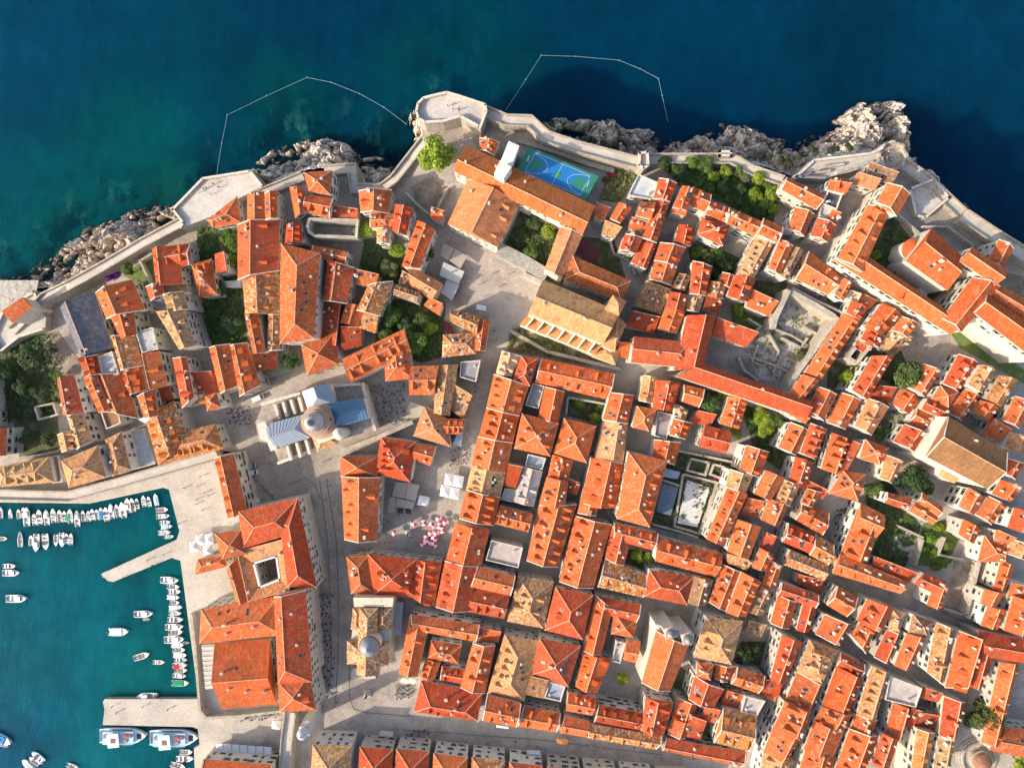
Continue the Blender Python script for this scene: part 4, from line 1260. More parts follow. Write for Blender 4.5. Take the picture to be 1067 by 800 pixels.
def cathedral():
    g = 4.2; c0 = at(328, 440, g); root = empty('cathedral', c0); tag(root, 'grey-leaded baroque cathedral with pale ribbed dome between two squares', 'cathedral')
    off = root.location
    def pz(pts, h): return [at(x, y, g+h)-off for x, y in pts]
    st = (.60, .53, .44)
    bm = bmesh.new()
    prism(bm, pz([(274,421),(312,410),(378,400),(391,447),(330,466),(291,482),(283,462),(270,460),(266,440)], 10), -3, 10, 0, 1); obj('aisle_wall', bm, [M['wall'], mat_plain('aisle_roof_slabs', (.30, .255, .21), .9, 0, .3, .8)], root, color=st)
    bm = bmesh.new(); prism(bm, pz([(276,443),(315,432),(322,456),(287,467)], 17), 8, 17, 0, 0); obj('nave_wall', bm, M['wall'], root, color=st)
    bm = bmesh.new(); prism(bm, pz([(342,421),(379,415),(384,436),(347,446)], 17), 8, 17, 0, 0); obj('choir_wall', bm, M['wall'], root, color=st)
    bm = bmesh.new(); prism(bm, pz([(315,408),(343,400),(353,455),(331,463)], 16.5), 8, 16.5, 0, 0); obj('transept_wall', bm, M['wall'], root, color=st)
    def rf(name, s, h, mat, col):
        W = make_wing(s, h); P = [at(x, y, g+h)-off for x, y in W['pts']]
        if not ccw(P): P = [P[1], P[0], P[3], P[2]]
        bm = bmesh.new(); uvl = bm.loops.layers.uv.new('UVMap'); hh, sl, strips = roof_mesh(bm, uvl, P, W['t'], W['r'])
        u = (P[1]-P[0]).normalized(); nrm = Vector((u.y, -u.x, 0))
        if mat == 'lead':                          # standing seams
            for a, b, ra, rb, q in sl:
                n = int((b-a).length/1.3)
                for k in range(1, n):
                    t = k/n; p, r_ = lerp(a, b, t), lerp(ra, rb, t); cap_strip(bm, p, r_, P[0].z+.02, P[0].z+q+.02, 0, .06, .1)
        else:
            for s_ in strips: cap_strip(bm, *s_[:4])
        o = obj(name, bm, [M[mat], M['ridge'] if mat == 'roof' else M['lead'], M['wall'], M['coping']], root, color=col); o['mot'] = .6
    rf('nave_roof', 's i 277 443 316 432 322 455 288 467 r.5', 17, 'lead', (.29, .33, .38))
    rf('choir_roof', 's j 342 421 378 415 383 436 347 446 r.5', 17, 'lead', (.07, .15, .25))
    rf('transept_roof', 's i 343 400 350 421 322 428 315 408', 16.5, 'lead', (.26, .30, .35))
    rf('transept_roof', 't i 353 462 345 440 322 447 331 470', 14, 'roof', RC['t'])
    for k in range(4):
        for (x0, y0, x1, y1) in ((285, 430, 318, 420), (297, 473, 336, 461)):
            t = k/4; bm = bmesh.new(); x, y = x0+(x1-x0)*(t+.1), y0+(y1-y0)*(t+.1)
            p = at(x, y, g+13)-off; box(bm, (p.x, p.y, 10), (.9, 5.2, 6), 0, .28); obj('buttress', bm, M['wall'], root, color=(.62, .56, .48))
    def para(name, pts, h):
        for (a, b) in zip(pts, pts[1:]):
            A, B = at(a[0], a[1], g+h)-off, at(b[0], b[1], g+h)-off; bm = bmesh.new(); d = (B-A); m = (A+B)/2; box(bm, (m.x, m.y, h-.1), (d.length+.9, .95, 1.9), 0, math.atan2(d.y, d.x)); obj(name, bm, M['coping'], root)
    para('parapet', [(274,421),(312,410)], 10.2); para('parapet', [(291,482),(330,467)], 10.2); para('parapet', [(378,400),(391,447)], 10.2); para('parapet', [(343,402),(376,400)], 10.2)
    bm = bmesh.new(); prism(bm, pz([(268,441),(276,439),(289,468),(282,470),(278,460),(271,458)], 17.5), -3, 17.5, 0, 1); obj('facade', bm, [M['wall'], M['coping']], root, color=(.68, .62, .53))
    d = at(326.5, 440, g+25)-off; dc = (d.x, d.y, 0)
    bm = bmesh.new(); lathe(bm, [(6.0, 12), (6.0, 17.5), (5.0, 17.6), (5.0, 18.5), (4.2, 18.8), (4.2, 22.2), (4.7, 22.4), (4.7, 22.9), (3.9, 23.0), (3.8, 23.6), (3.2, 23.6)], 32, dc); obj('drum', bm, M['wall'], root, color=(.42, .28, .20))
    bm = bmesh.new(); lathe(bm, [(3.2, 23.4), (3.05, 25.0), (2.55, 26.4), (1.75, 27.4), (.95, 27.9), (.9, 27.9)], 32, dc)
    for k in range(16):
        a = k*math.pi/8
        for (r1, z1), (r2, z2) in zip([(3.23, 23.4), (3.08, 25.0), (2.57, 26.4)], [(3.08, 25.0), (2.57, 26.4), (1.0, 27.95)]):
            cap_strip(bm, Vector((dc[0]+r1*math.cos(a), dc[1]+r1*math.sin(a), 0)), Vector((dc[0]+r2*math.cos(a), dc[1]+r2*math.sin(a), 0)), z1, z2, 0, .09, .16)
    o = obj('dome', bm, M['lead'], root, color=(.36, .35, .34))
    for p in o.data.polygons: p.use_smooth = len(p.vertices) == 4 and p.area > .3
    bm = bmesh.new(); lathe(bm, [(.85, 27.7), (.75, 29.2), (.95, 29.3), (.7, 29.8), (.15, 30.4), (.08, 31.2)], 16, dc); obj('lantern', bm, M['lead'], root, color=(.14, .14, .15))
    for k in range(8):
        a = k*math.pi/4+.2; bm = bmesh.new(); box(bm, (dc[0]+4.2*math.cos(a), dc[1]+4.2*math.sin(a), 20.5), (.25, 1.1, 2.6), 0, a); obj('window', bm, M['glass'], root)
    p = at(352.5, 452, g+19)-off; bm = bmesh.new(); lathe(bm, [(1.9, 8), (1.9, 17.4), (2.2, 17.6), (1.9, 18.4), (.9, 19.2), (.05, 19.6)], 20, p*Vector((1, 1, 0)).length*0+(p.x, p.y, 0) if False else (p.x, p.y, 0)); obj('stair_turret', bm, M['coping'], root)
cathedral()

def domed_church():
    g = 3.2; root = empty('domed_church', at(385, 662, g)); tag(root, 'small tan-roofed church with a grey dome beside the main street', 'church'); off = root.location
    P = [at(x, y, g+12)-off for x, y in ((369, 631), (363, 692), (404, 694), (409, 632))]
    bm = bmesh.new(); prism(bm, P, -3, 11.2, 0, 0); obj('wall', bm, M['wall'], root, color=(.58, .51, .41))
    def rf(s, h):
        W = make_wing(s, h); Q = [at(x, y, g+h)-off for x, y in W['pts']]
        if not ccw(Q): Q = [Q[1], Q[0], Q[3], Q[2]]
        bm = bmesh.new(); uvl = bm.loops.layers.uv.new('UVMap'); hh, sl, strips = roof_mesh(bm, uvl, Q, W['t'], W['r'])
        for s_ in strips: cap_strip(bm, *s_[:4])
        prism(bm, [p for p in Q], 3, h-.2, 2, 2)
        o = obj('roof', bm, [M['roof'], M['ridge'], M['wall'], M['coping']], root, color=RC['t']); o['mot'] = 1.0
    rf('t i 375 634 372 702 391 703 393 634', 14.5); rf('t h 362 668 362 691 404 693 405 670', 12.6); rf('t h 368 634 366 655 376 656 377 634', 12.4); rf('t h 392 634 391 655 407 656 408 634', 12.4)
    d = at(383, 677, g+21)-off
    bm = bmesh.new(); lathe(bm, [(3.3, 12), (3.3, 17.0), (3.5, 17.2), (3.5, 17.6)], 28, (d.x, d.y, 0)); obj('drum', bm, M['wall'], root, color=(.60, .52, .41))
    bm = bmesh.new(); lathe(bm, [(3.3, 17.6), (3.15, 19.0), (2.5, 20.3), (1.4, 21.1), (.35, 21.5), (.3, 22.2), (.02, 22.4)], 28, (d.x, d.y, 0)); o = obj('dome', bm, M['lead'], root, color=(.22, .22, .25))
    for p in o.data.polygons: p.use_smooth = True
    bm = bmesh.new(); prism(bm, [at(x, y, g+13.5)-off for x, y in ((368, 622.5), (410, 622.5), (409, 632), (369, 632))], -2, 13.5, 0, 0); obj('facade', bm, M['wall'], root, color=(.64, .55, .40))
    bm = bmesh.new(); q = at(378, 700, g+1.5)-off
    for k in range(3): box(bm, (q.x, q.y-.6*k, 1.2-.4*k), (7+k, 3, .4), 0)
    obj('steps', bm, M['coping'], root)
    a = at(414, 645, g+4); bm = bmesh.new(); prism(bm, [at(x, y, g+4.2)-a for x, y in ((411, 626), (420.5, 627), (418, 662), (408, 661))], 0, .3, 0, 0)
    rt = empty('awning', a); tag(rt, 'long flat grey awning beside the domed church', 'awning'); obj('canopy', bm, M['cloth'], rt, color=(.42, .42, .45))
    for x, y in ((411, 628), (419.5, 629), (409, 660), (417.5, 661)):
        p = at(x, y, g+2)-a; bm = bmesh.new(); box(bm, (p.x, p.y, -2), (.15, .15, 4), 0); obj('post', bm, M['metal'], rt)
domed_church()

def fountain():
    g = ground_under(at(1018, 789, 5)); c = at(1018, 789, g); root = empty('round_fountain', c); tag(root, 'large round stone fountain with brick dome at the lower right corner', 'fountain')
    bm = bmesh.new(); lathe(bm, [(7.6, -.5), (7.6, .35), (6.9, .35), (6.9, .7), (6.2, .7), (6.2, 1.3), (5.7, 1.3), (5.7, .5), (3.4, .5)], 32); obj('basin', bm, M['citywall'], root, color=(.55, .5, .43))
    bm = bmesh.new(); lathe(bm, [(3.5, 0), (3.5, 2.2), (3.8, 2.3), (3.8, 2.6), (3.4, 2.7)], 32); obj('drum', bm, M['citywall'], root, color=(.50, .45, .38))
    bm = bmesh.new(); lathe(bm, [(3.45, 2.6), (3.1, 3.4), (2.3, 4.1), (1.2, 4.5), (.02, 4.6)], 32); o = obj('brick_dome', bm, M['citywall'], root, color=(.36, .19, .12))
    for p in o.data.polygons: p.use_smooth = True
fountain()
def clock_tower():
    g = 3.0; c = at(315.5, 764, g+17); root = empty('clock_tower', Vector((c.x, c.y, g))); tag(root, 'slim white clock tower with round cap beside the crossed orange roof', 'bell tower')
    bm = bmesh.new(); box(bm, (0, 0, 7), (3.4, 3.4, 17), 0, .1); obj('tower_body', bm, M['wall'], root, color=(.54, .50, .45))
    bm = bmesh.new(); lathe(bm, [(1.6, 15), (1.6, 17.2), (1.9, 17.3), (1.75, 18.0), (1.3, 18.8), (.4, 19.4), (.12, 20.2)], 20); obj('dome', bm, M['lead'], root, color=(.48, .50, .53))
    bm = bmesh.new(); lathe(bm, [(1.1, 0), (1.1, .15), (.01, .15)], 20); o = obj('clock_face', bm, M['white'], root); o.location = (0, 1.78, 13); o.rotation_euler = (-math.pi/2, 0, 0)
clock_tower()
# ---------- gardens and open ground ----------
def gp(nm, mat, pts, dz=.07): patch(nm, pts, M[mat], dz)
gp('garden', 'soil', [(-20,362),(10,350),(45,346),(62,362),(66,400),(60,436),(36,440),(-20,440)])
gp('earth', 'earth', [(44,348),(60,345),(72,362),(84,376),(84,388),(66,392),(58,410),(48,392)], .12)
gp('garden', 'soil', [(14,440),(60,434),(62,470),(20,476)])
gp('lawn', 'lawn', [(128,287),(148,272),(162,266),(165,296),(150,298)])
gp('garden', 'soil', [(205,236),(250,236),(252,300),(258,356),(218,362),(206,300)])
gp('garden', 'soil', [(372,288),(380,250),(405,245),(440,285),(418,310),(396,300)])
gp('garden', 'soil', [(394,312),(420,312),(445,306),(464,318),(462,372),(440,378),(390,365)])
gp('earth', 'earth', [(428,196),(448,182),(466,196),(452,222),(436,214)])
gp('garden', 'soil', [(526,256),(546,212),(594,238),(574,284)])
gp('lawn', 'soil', [(604,246),(640,250),(652,290),(640,292),(606,278)])
patch('red_court', [(606,249),(626,258),(618,274),(600,265)], mat_plain('red_court_paint', (.17, .045, .05), .7), .14)
gp('garden', 'soil', [(684,168),(745,170),(782,180),(814,194),(806,232),(796,232),(742,206),(708,194)])
gp('lawn', 'lawn', [(640,172),(664,176),(646,212),(624,208)], .07)
gp('garden', 'soil', [(716,254),(756,262),(786,276),(760,300),(744,296),(720,274)])
gp('garden', 'soil', [(786,292),(822,294),(812,316),(782,304)])
gp('lawn', 'lawn', [(762,318),(780,320),(802,330),(792,346),(762,336)])
gp('garden', 'soil', [(902,270),(928,222),(946,244),(958,262),(944,274),(980,305),(962,322),(925,296)])
gp('garden', 'soil', [(862,376),(892,374),(902,384),(886,410),(862,404)])
gp('garden', 'soil', [(734,406),(760,412),(752,442),(728,432)])
gp('garden', 'soil', [(772,420),(832,442),(816,492),(786,470)])
gp('garden', 'soil', [(592,416),(630,422),(624,441),(590,433)])
gp('garden', 'soil', [(650,571),(684,576),(676,598),(648,590)])
gp('garden', 'soil', [(900,505),(926,500),(948,530),(960,548),(940,600),(896,588),(910,566)])
gp('rubble', 'rubble', [(926,562),(936,548),(964,560),(958,582),(930,578)], .14)
gp('lawn', 'lawn', [(962,545),(990,541),(1000,560),(986,592),(950,588)])
gp('garden', 'soil', [(688,465),(776,480),(748,566),(676,548)])
gp('moat', 'earth', [(531,343),(548,340),(624,376),(616,382),(528,366)])
gp('earth', 'earth', [(1030,280),(1075,290),(1110,340),(1060,318),(1042,300)])
gp('garden', 'soil', [(772,668),(800,668),(796,694),(770,690)])
gp('lawn', 'soil', [(704,690),(717,700),(706,724),(696,716)])
gp('rubble', 'rubble', [(772,358),(812,330),(824,312),(872,330),(828,398),(792,396)])
gp('rubble', 'rubble', [(-30,292),(40,292),(38,304),(5,324),(-30,345)])
gp('lawn', 'lawn', [(990,345),(1012,336),(1030,352),(1000,362)], .07)
gp('lawn', 'lawn', [(1012,340),(1075,392),(1067,400),(1000,362)], .1)
gp('vineyard_steps', 'earth', [(994,584),(1021,588),(1010,640),(984,632)])
gp('garden', 'soil', [(914,362),(938,362),(948,388),(934,404),(914,392)])
gp('garden', 'soil', [(1045,505),(1035,470),(1020,440),(1040,440)], .05)

# blue sports court
def court():
    blue = mat_plain('blue_court_paint', (.010, .155, .40), .55, 0, .06); grn = mat_plain('green_court_paint', (.02, .17, .11), .6, 0, .08); line = mat_plain('court_line_paint', (.55, .62, .5), .6)
    z0 = gz(580, 180)+8.5
    def sheet(name, pts, z, m):
        bm = bmesh.new(); prism(bm, [at(x, y, z) for x, y in pts], z-.05, z, 0, 0); return bm
    root = empty('sports_court', at(580, 181, z0)); tag(root, 'bright blue ball court with green key areas behind the long college roof', 'sports court')
    A, B, C, D = (553, 156), (619, 184), (607, 208), (541, 178)
    def uv(u, v): return (A[0]+(B[0]-A[0])*u+(D[0]-A[0])*v, A[1]+(B[1]-A[1])*u+(D[1]-A[1])*v)
    def put(name, bm, m):
        for q in bm.verts: q.co -= root.location
        obj(name, bm, m, root)
    bm = bmesh.new(); prism(bm, [at(*uv(*p), z0) for p in ((-.04,-.08),(1.06,-.08),(1.06,1.08),(-.04,1.08))], z0-11, z0-.03, 0, 0); put('surround', bm, grn)
    put('playing_surface', sheet('', [uv(0.06,0),uv(.97,0),uv(.97,1),uv(.06,1)], z0, blue), blue)
    for a, b in ((.08, .26), (.77, .95)): put('key_area', sheet('', [uv(a,.22),uv(b,.3),uv(b,.7),uv(a,.78)] if a < .5 else [uv(a,.3),uv(b,.22),uv(b,.78),uv(a,.7)], z0+.06, grn), grn)
    put('centre_circle', sheet('', [uv(.515+.05*math.cos(k*.2618), .5+.15*math.sin(k*.2618)) for k in range(24)], z0+.06, grn), grn)
    bm = bmesh.new(); zl = z0+.09
    def ln(a, b, w=.10):
        p, q = at(*uv(*a), zl), at(*uv(*b), zl); d = (q-p); box(bm, ((p.x+q.x)/2, (p.y+q.y)/2, zl), (d.length, w*1.0, .02), 0, math.atan2(d.y, d.x))
    ln((.08,.03),(.95,.03)); ln((.08,.97),(.95,.97)); ln((.08,.03),(.08,.97)); ln((.95,.03),(.95,.97)); ln((.515,.03),(.515,.97))
    for cx, sg in ((.08, 1), (.95, -1)):
        for k in range(12):
            a0, a1 = -math.pi/2+math.pi*k/12, -math.pi/2+math.pi*(k+1)/12
            ln((cx+sg*.27*math.cos(a0), .5+.42*math.sin(a0)), (cx+sg*.27*math.cos(a1), .5+.42*math.sin(a1)))
    put('court_lines', bm, line)
    for u in (.05, .98):
        p = at(*uv(u, .5), z0); bm = bmesh.new(); box(bm, (p.x, p.y, z0+1.6), (.15, .15, 3.2), 0); box(bm, (p.x, p.y, z0+3.2), (.1, 1.8, 1.1), 0, -.4)
        rt = empty('basketball_hoop', Vector((p.x, p.y, z0)));
        for q in bm.verts: q.co -= rt.location
        tag(rt, 'basketball hoop at the ' + ('seaward left' if u < .5 else 'garden right').replace(' left', '').replace(' right', '') + ' end of the blue court', 'hoop'); obj('backboard', bm, M['white'], rt)
court()

# ---------- ruined walls and garden walls ----------
def ruin(pts, top, w, label, name='garden_wall', col=(.56, .50, .42)):
    P = sum((Vector((x, y, 0)) for x, y in pts), Vector())/len(pts); g = gz(P.x, P.y)
    return wall_run(name, pts, [gz(x, y)+top for x, y in pts], w, g-5, label, 'wall', walk=False, col=col)
ruin([(822,302),(808,332),(806,342)], 9, 1.6, 'tall bleached wall on the sea side of the ruined garden court')
ruin([(824,304),(850,318),(870,330)], 8, 1.8, 'thick bleached wall at the top of the ruined garden court')
ruin([(873,330),(848,366),(826,396),(820,412)], 8, 1.4, 'long bleached wall between the ruined garden court and the dormered row')
ruin([(826,300),(852,314),(878,326)], 7, .8, 'thin stone wall parallel to the thick bleached wall')
ruin([(806,342),(826,350),(845,362)], 2, .6, 'low broken wall inside the ruined garden court')
ruin([(790,396),(776,386),(770,372)], 3, .8, 'low grey wall on the shaded side of the ruined court')
ruin([(782,372),(806,380),(824,388)], 1.5, .6, 'knee-high broken wall across the ruined court floor')
ruin([(800,345),(812,366),(806,376)], 2.2, .6, 'broken L-shaped wall stub in the ruined court')
ruin([(815,352),(835,362),(842,352)], 2.6, .6, 'broken wall stub nearest the thick bleached wall')
ruin([(790,360),(784,376),(796,382)], 1.8, .5, 'small broken plot wall on the grey ruin floor')
ruin([(806,388),(812,376)], 1.6, .5, 'short wall stump at the foot of the ruined court')
ruin([(838,340),(852,348),(846,360)], 2.4, .6, 'angled wall stub under the thick bleached wall')
ruin([(780,332),(793,340),(786,348)], 4, .7, 'low white wall round the small bright lawn')
ruin([(906,362),(893,378),(884,372),(892,362)], 8, 1.0, 'white U-shaped wall beside the green tree and red lean-to')
ruin([(531,344),(545,352),(570,366),(614,377),(648,385)], 2.0, 1.2, 'long low curving wall below the tan-roofed church')
ruin([(548,339),(620,371)], 4, 1.0, 'straight wall foot along the tan-roofed church moat')
ruin([(545,285),(568,296)], 5, 1.4, 'short thick wall in front of the college garden')
ruin([(519,259),(545,272),(570,287)], 5, 4.5, 'broad roofless grey passage closing the college garden', col=(.45, .43, .40))
ruin([(648,236),(636,252),(640,264),(656,272),(662,286)], 2, .7, 'thin winding wall round the dark lawn')
ruin([(36,424),(55,420),(59,432),(40,437),(36,424)], 3, .6, 'small square stone enclosure in the left garden')
ruin([(20,478),(60,470),(62,468)], 3, .7, 'boundary wall at the bottom of the left garden')
ruin([(145,271),(158,298)], 3, .7, 'sloping wall beside the bright little lawn')
ruin([(158,264),(147,271)], 3, .6, 'short wall under the sea wall above the bright lawn')
ruin([(422,200),(436,214),(452,227),(463,232)], 3, .8, 'stepped wall between the brown terrace and the lane')
ruin([(466,196),(456,216),(448,226)], 2, .7, 'low wall on the college side of the brown terrace')
ruin([(592,414),(631,421)], 4, .7, 'wall over the little garden with three green bushes')
ruin([(592,414),(590,432)], 4, .7, 'side wall of the little garden with three green bushes')
for pts, l in (([(690,466),(776,484)], 'upper boundary wall of the ruin garden'), ([(776,484),(764,530),(748,566)], 'tall pale wall on the far side of the ruin garden'), ([(720,478),(716,490),(735,495),(739,482),(720,478)], 'square walled plot inside the ruin garden'),
               ([(744,484),(740,494),(756,500),(760,488),(744,484)], 'second square plot inside the ruin garden beside pink flowers'), ([(712,494),(703,548),(729,556),(748,503),(712,494)], 'wall framing the white pool-like sheet'), ([(690,484),(684,498),(708,506)], 'broken wall between the ruin garden and blue-grey slab'), ([(680,546),(706,553),(728,560)], 'low wall along the street edge of the ruin garden')):
    ruin(pts, 5 if 'tall' in l else 1.8, 1.6 if 'tall' in l else .8, l)
ruin([(322,228),(372,229.5),(371,247),(328,245.5),(322,242),(320,236),(322,228)], 8, .9, 'roofless stone chapel ruin with rounded end', 'ruined_chapel', (.60, .55, .48))
patch('chapel_floor', [(324,230),(370,231),(369,245),(328,244)], M['rubble'], .3)
ruin([(936,548),(962,560),(956,580)], 2.5, .7, 'crumbling wall round the rubble plot by the pergola garden')
ruin([(962,562),(954,590)], 3, .8, 'pale wall between the rubble plot and the pergola garden')
ruin([(985,560),(978,578),(1004,583)], 3, .7, 'white plot wall on the far side of the pergola garden')
ruin([(1021,586),(1008,640)], 4, 1.0, 'pale stair wall beside the brown stepped plot')
ruin([(984,634),(1010,642)], 2, .8, 'low wall at the foot of the brown stepped plot')
ruin([(958,243),(935,222)], 3, .7, 'thin wall behind the convent garden')
ruin([(962,236),(988,236),(1015,256)], 3, .6, 'thin garden wall between the orange church and the cliff wall')
ruin([(430,440),(395,455),(356,470)], 3.0, 1.6, 'low pale wall beside the cathedral running towards the café square')
def slabbuild(name, pts, h, mats, label, cat, color=(.6,.58,.54), depth=None):
    cx = sum(p[0] for p in pts)/len(pts); cy = sum(p[1] for p in pts)/len(pts); z = gz(cx, cy)+h
    bm = bmesh.new(); prism(bm, [at(x, y, z) for x, y in pts], z-(depth or h+1), z, 0, 1); o = obj(name, bm, mats, color=color); return tag(o, label, cat)
slabbuild('pool_cover', [(716,500),(740,508),(727,549),(706,545)], .9, [M['coping'], mat_ground('stained_white_sheet', [(.35, (.40, .33, .27)), (.45, (.55, .54, .52)), (.7, (.62, .61, .59))], .22, .1)], 'white stained rectangular sheet framed by green in the ruin garden', 'cover')
slabbuild('low_shed', [(690,503),(707,508),(699,537),(684,533)], 2.5, [M['wall'], M['flat']], 'blue-grey flat shed between the hipped hall and white sheet', 'shed', (.15, .19, .26))
slabbuild('low_shed', [(690,487),(709,492),(706,499),(688,496)], 2.8, [M['wall'], M['flat']], 'pale blue narrow shed roof above the blue-grey flat shed', 'shed', (.34, .42, .50))
slabbuild('roof_annex', [(530,147),(541,152),(533,173),(522,167)], 12, [M['wall'], M['flat']], 'white flat-roofed annex beside the blue sports court', 'annex', (.74, .73, .68))
slabbuild('square_tower', [(521,167),(533,174),(525,186),(515,180)], 19, [M['wall'], M['flat']], 'small square white tower rising from the college roof', 'tower', (.70, .66, .58))
slabbuild('long_terrace', [(278,387),(303,380),(303,387),(280,394)], 3.2, [M['metal'], M['cloth']], 'dull green strip awning in the shaded orchard', 'awning', (.30, .33, .18), .25)
slabbuild('low_shed', [(289,366),(300,364),(301,372),(291,376)], 4, [M['wall'], M['flat']], 'olive flat shed beside the dark round tree', 'shed', (.33, .31, .2))
slabbuild('stair_block', [(144,437),(151,434),(158,436),(151,441)], 9, [M['wall'], M['flat']], 'tiny blue-white roof deck above the four-dormer tan slope', 'roof deck', (.7, .75, .78))
slabbuild('low_shed', [(441,285),(452,292),(449,298),(438,291)], 4, [M['wall'], M['flat']], 'blue-grey lean shed behind the cream-walled house', 'shed', (.38, .44, .5))
slabbuild('low_shed', [(231,293),(250,292),(250,299),(230,300)], 4, [M['wall'], M['flat']], 'small grey flat outbuilding in the dark left orchard', 'shed', (.55, .55, .55))
slabbuild('low_shed', [(477,449),(482,450),(480,465),(472,463)], 5, [M['wall'], M['flat']], 'small pale blue flat roof beside the triangular salmon roof', 'shed', (.35, .45, .58))
slabbuild('low_shed', [(959,298),(968,304),(961,316),(953,311)], 3.5, [M['wall'], M['flat']], 'pale blue shed in the convent yard', 'shed', (.5, .57, .63))

# ---------- trees ----------
def leafcol(nm, rough=.75):
    t = NT(nm); P = t.pos(); v = t.mul(t.ocol(), t.g(t.noise(.7, 4, P), .55, 1.5)); v = t.mul(v, t.g(t.noise(3.5, 2, P), .75, 1.3)); t.col(v).rough(rough)
    tr = t.n('ShaderNodeBsdfTranslucent'); t.l(v, tr.inputs[0]); ad = t.n('ShaderNodeMixShader'); ad.inputs[0].default_value = .3
    t.l(t.b.outputs[0], ad.inputs[1]); t.l(tr.outputs[0], ad.inputs[2]); t.l(ad.outputs[0], t.out.inputs[0]); return t.m
M['leaf'] = leafcol('foliage'); M['bark'] = mat_plain('bark', (.11, .08, .055), .9, 0, .3)
def crown_mesh(seed, n, lobes, leaf, name, flat=1.0):
    rr = random.Random(seed); bm = bmesh.new(); L = []
    for k in range(lobes):
        a = rr.uniform(0, 6.283); d = rr.uniform(.1, .62) if k else 0
        L.append((Vector((d*math.cos(a), d*math.sin(a), rr.uniform(-.25, .45)*flat)), rr.uniform(.32, .5)))
    for k in range(n):
        c, r = rr.choice(L); v = Vector((rr.gauss(0, 1), rr.gauss(0, 1), rr.gauss(0, 1)+.25)).normalized()
        p = c + Vector((v.x, v.y, v.z*flat*.9))*r*(rr.uniform(.55, 1.08)); s = leaf*rr.uniform(.6, 1.4)
        if p.z < -.55: continue
        nrm = (v + Vector((rr.uniform(-.8, .8), rr.uniform(-.8, .8), rr.uniform(-.3, .9)))).normalized()
        t = nrm.cross(Vector((rr.uniform(-1, 1), rr.uniform(-1, 1), .3))).normalized(); b = nrm.cross(t)
        vs = [bm.verts.new(p+t*s*x+b*s*y) for x, y in ((-1, -.2), (-.2, -.75), (.9, -.3), (.6, .6), (-.5, .7))]
        bm.faces.new(vs)
    return mesh(name, bm, [M['leaf']])
CROWNS = [crown_mesh(k, 4200, 11, .055, 'crown', .85) for k in range(3)]
BUSH = [crown_mesh(20+k, 1000, 5, .10, 'foliage', .7) for k in range(3)]
def trunk_mesh(seed):
    rr = random.Random(seed); bm = bmesh.new()
    def limb(p, d, l, r, depth):
        q = p + d*l; n = 7; z = d.normalized(); x = z.orthogonal().normalized(); y = z.cross(x)
        a = [bm.verts.new(p+(x*math.cos(k*6.283/n)+y*math.sin(k*6.283/n))*r) for k in range(n)]; b = [bm.verts.new(q+(x*math.cos(k*6.283/n)+y*math.sin(k*6.283/n))*r*.62) for k in range(n)]
        for k in range(n): bm.faces.new((a[k], a[(k+1) % n], b[(k+1) % n], b[k]))
        bm.faces.new(b)
        if depth:
            for k in range(3 if depth == 2 else 2):
                an = k*2.1+rr.random(); limb(q-d*.05, Vector((math.cos(an)*.7, math.sin(an)*.7, .65)), l*.62, r*.58, depth-1)
    limb(Vector((0, 0, -1.4)), Vector((0, 0, 1)), 1.0, .075, 2); return mesh('trunk', bm, [M['bark']])
TRUNKS = [trunk_mesh(k) for k in range(3)]
def tree(px, py, rad, label, col=(.075, .13, .025), name='garden_tree', cat='tree', h=None, group='trees in the town gardens'):
    """rad in pixels as seen"""
    rm = rad*KPX*(HC-15)*1.27; hh = h or max(2.6, rm*1.15)
    c = at(px, py, gz(px, py)+hh); g = ground_under(c)
    root = empty(name, Vector((c.x, c.y, g)), R.uniform(0, 6.28)); tag(root, label, cat, group)
    k = R.randrange(3); j = R.uniform(.85, 1.15)
    cr = obj('crown', CROWNS[k], parent=root, loc=(0, 0, hh), color=(col[0]*j, col[1]*j, col[2]*j)); cr.scale = (rm, rm*R.uniform(.85, 1.1), rm*R.uniform(.8, 1))
    tk = obj('trunk', TRUNKS[k], parent=root, loc=(0, 0, hh)); s = hh/1.4; tk.scale = (max(s, rm*.55), max(s, rm*.55), s)
    return root
def bush(px, py, rad, label, col=(.05, .085, .02), group='bushes in the town gardens', name='garden_bush', cat='bush'):
    rm = rad*KPX*(HC-15)*1.15; c = gat(px, py); o = obj('foliage', BUSH[R.randrange(3)], color=tuple(x*R.uniform(.8, 1.2) for x in col)); o.name = name
    o.location = (c.x, c.y, c.z+rm*.45); o.rotation_euler = (0, 0, R.uniform(0, 6)); o.scale = (rm, rm*R.uniform(.8, 1.1), rm*.8); tag(o, label, cat, group); return o
Y, D, G_, OL = (.21, .28, .022), (.060, .10, .028), (.105, .175, .03), (.14, .165, .055)
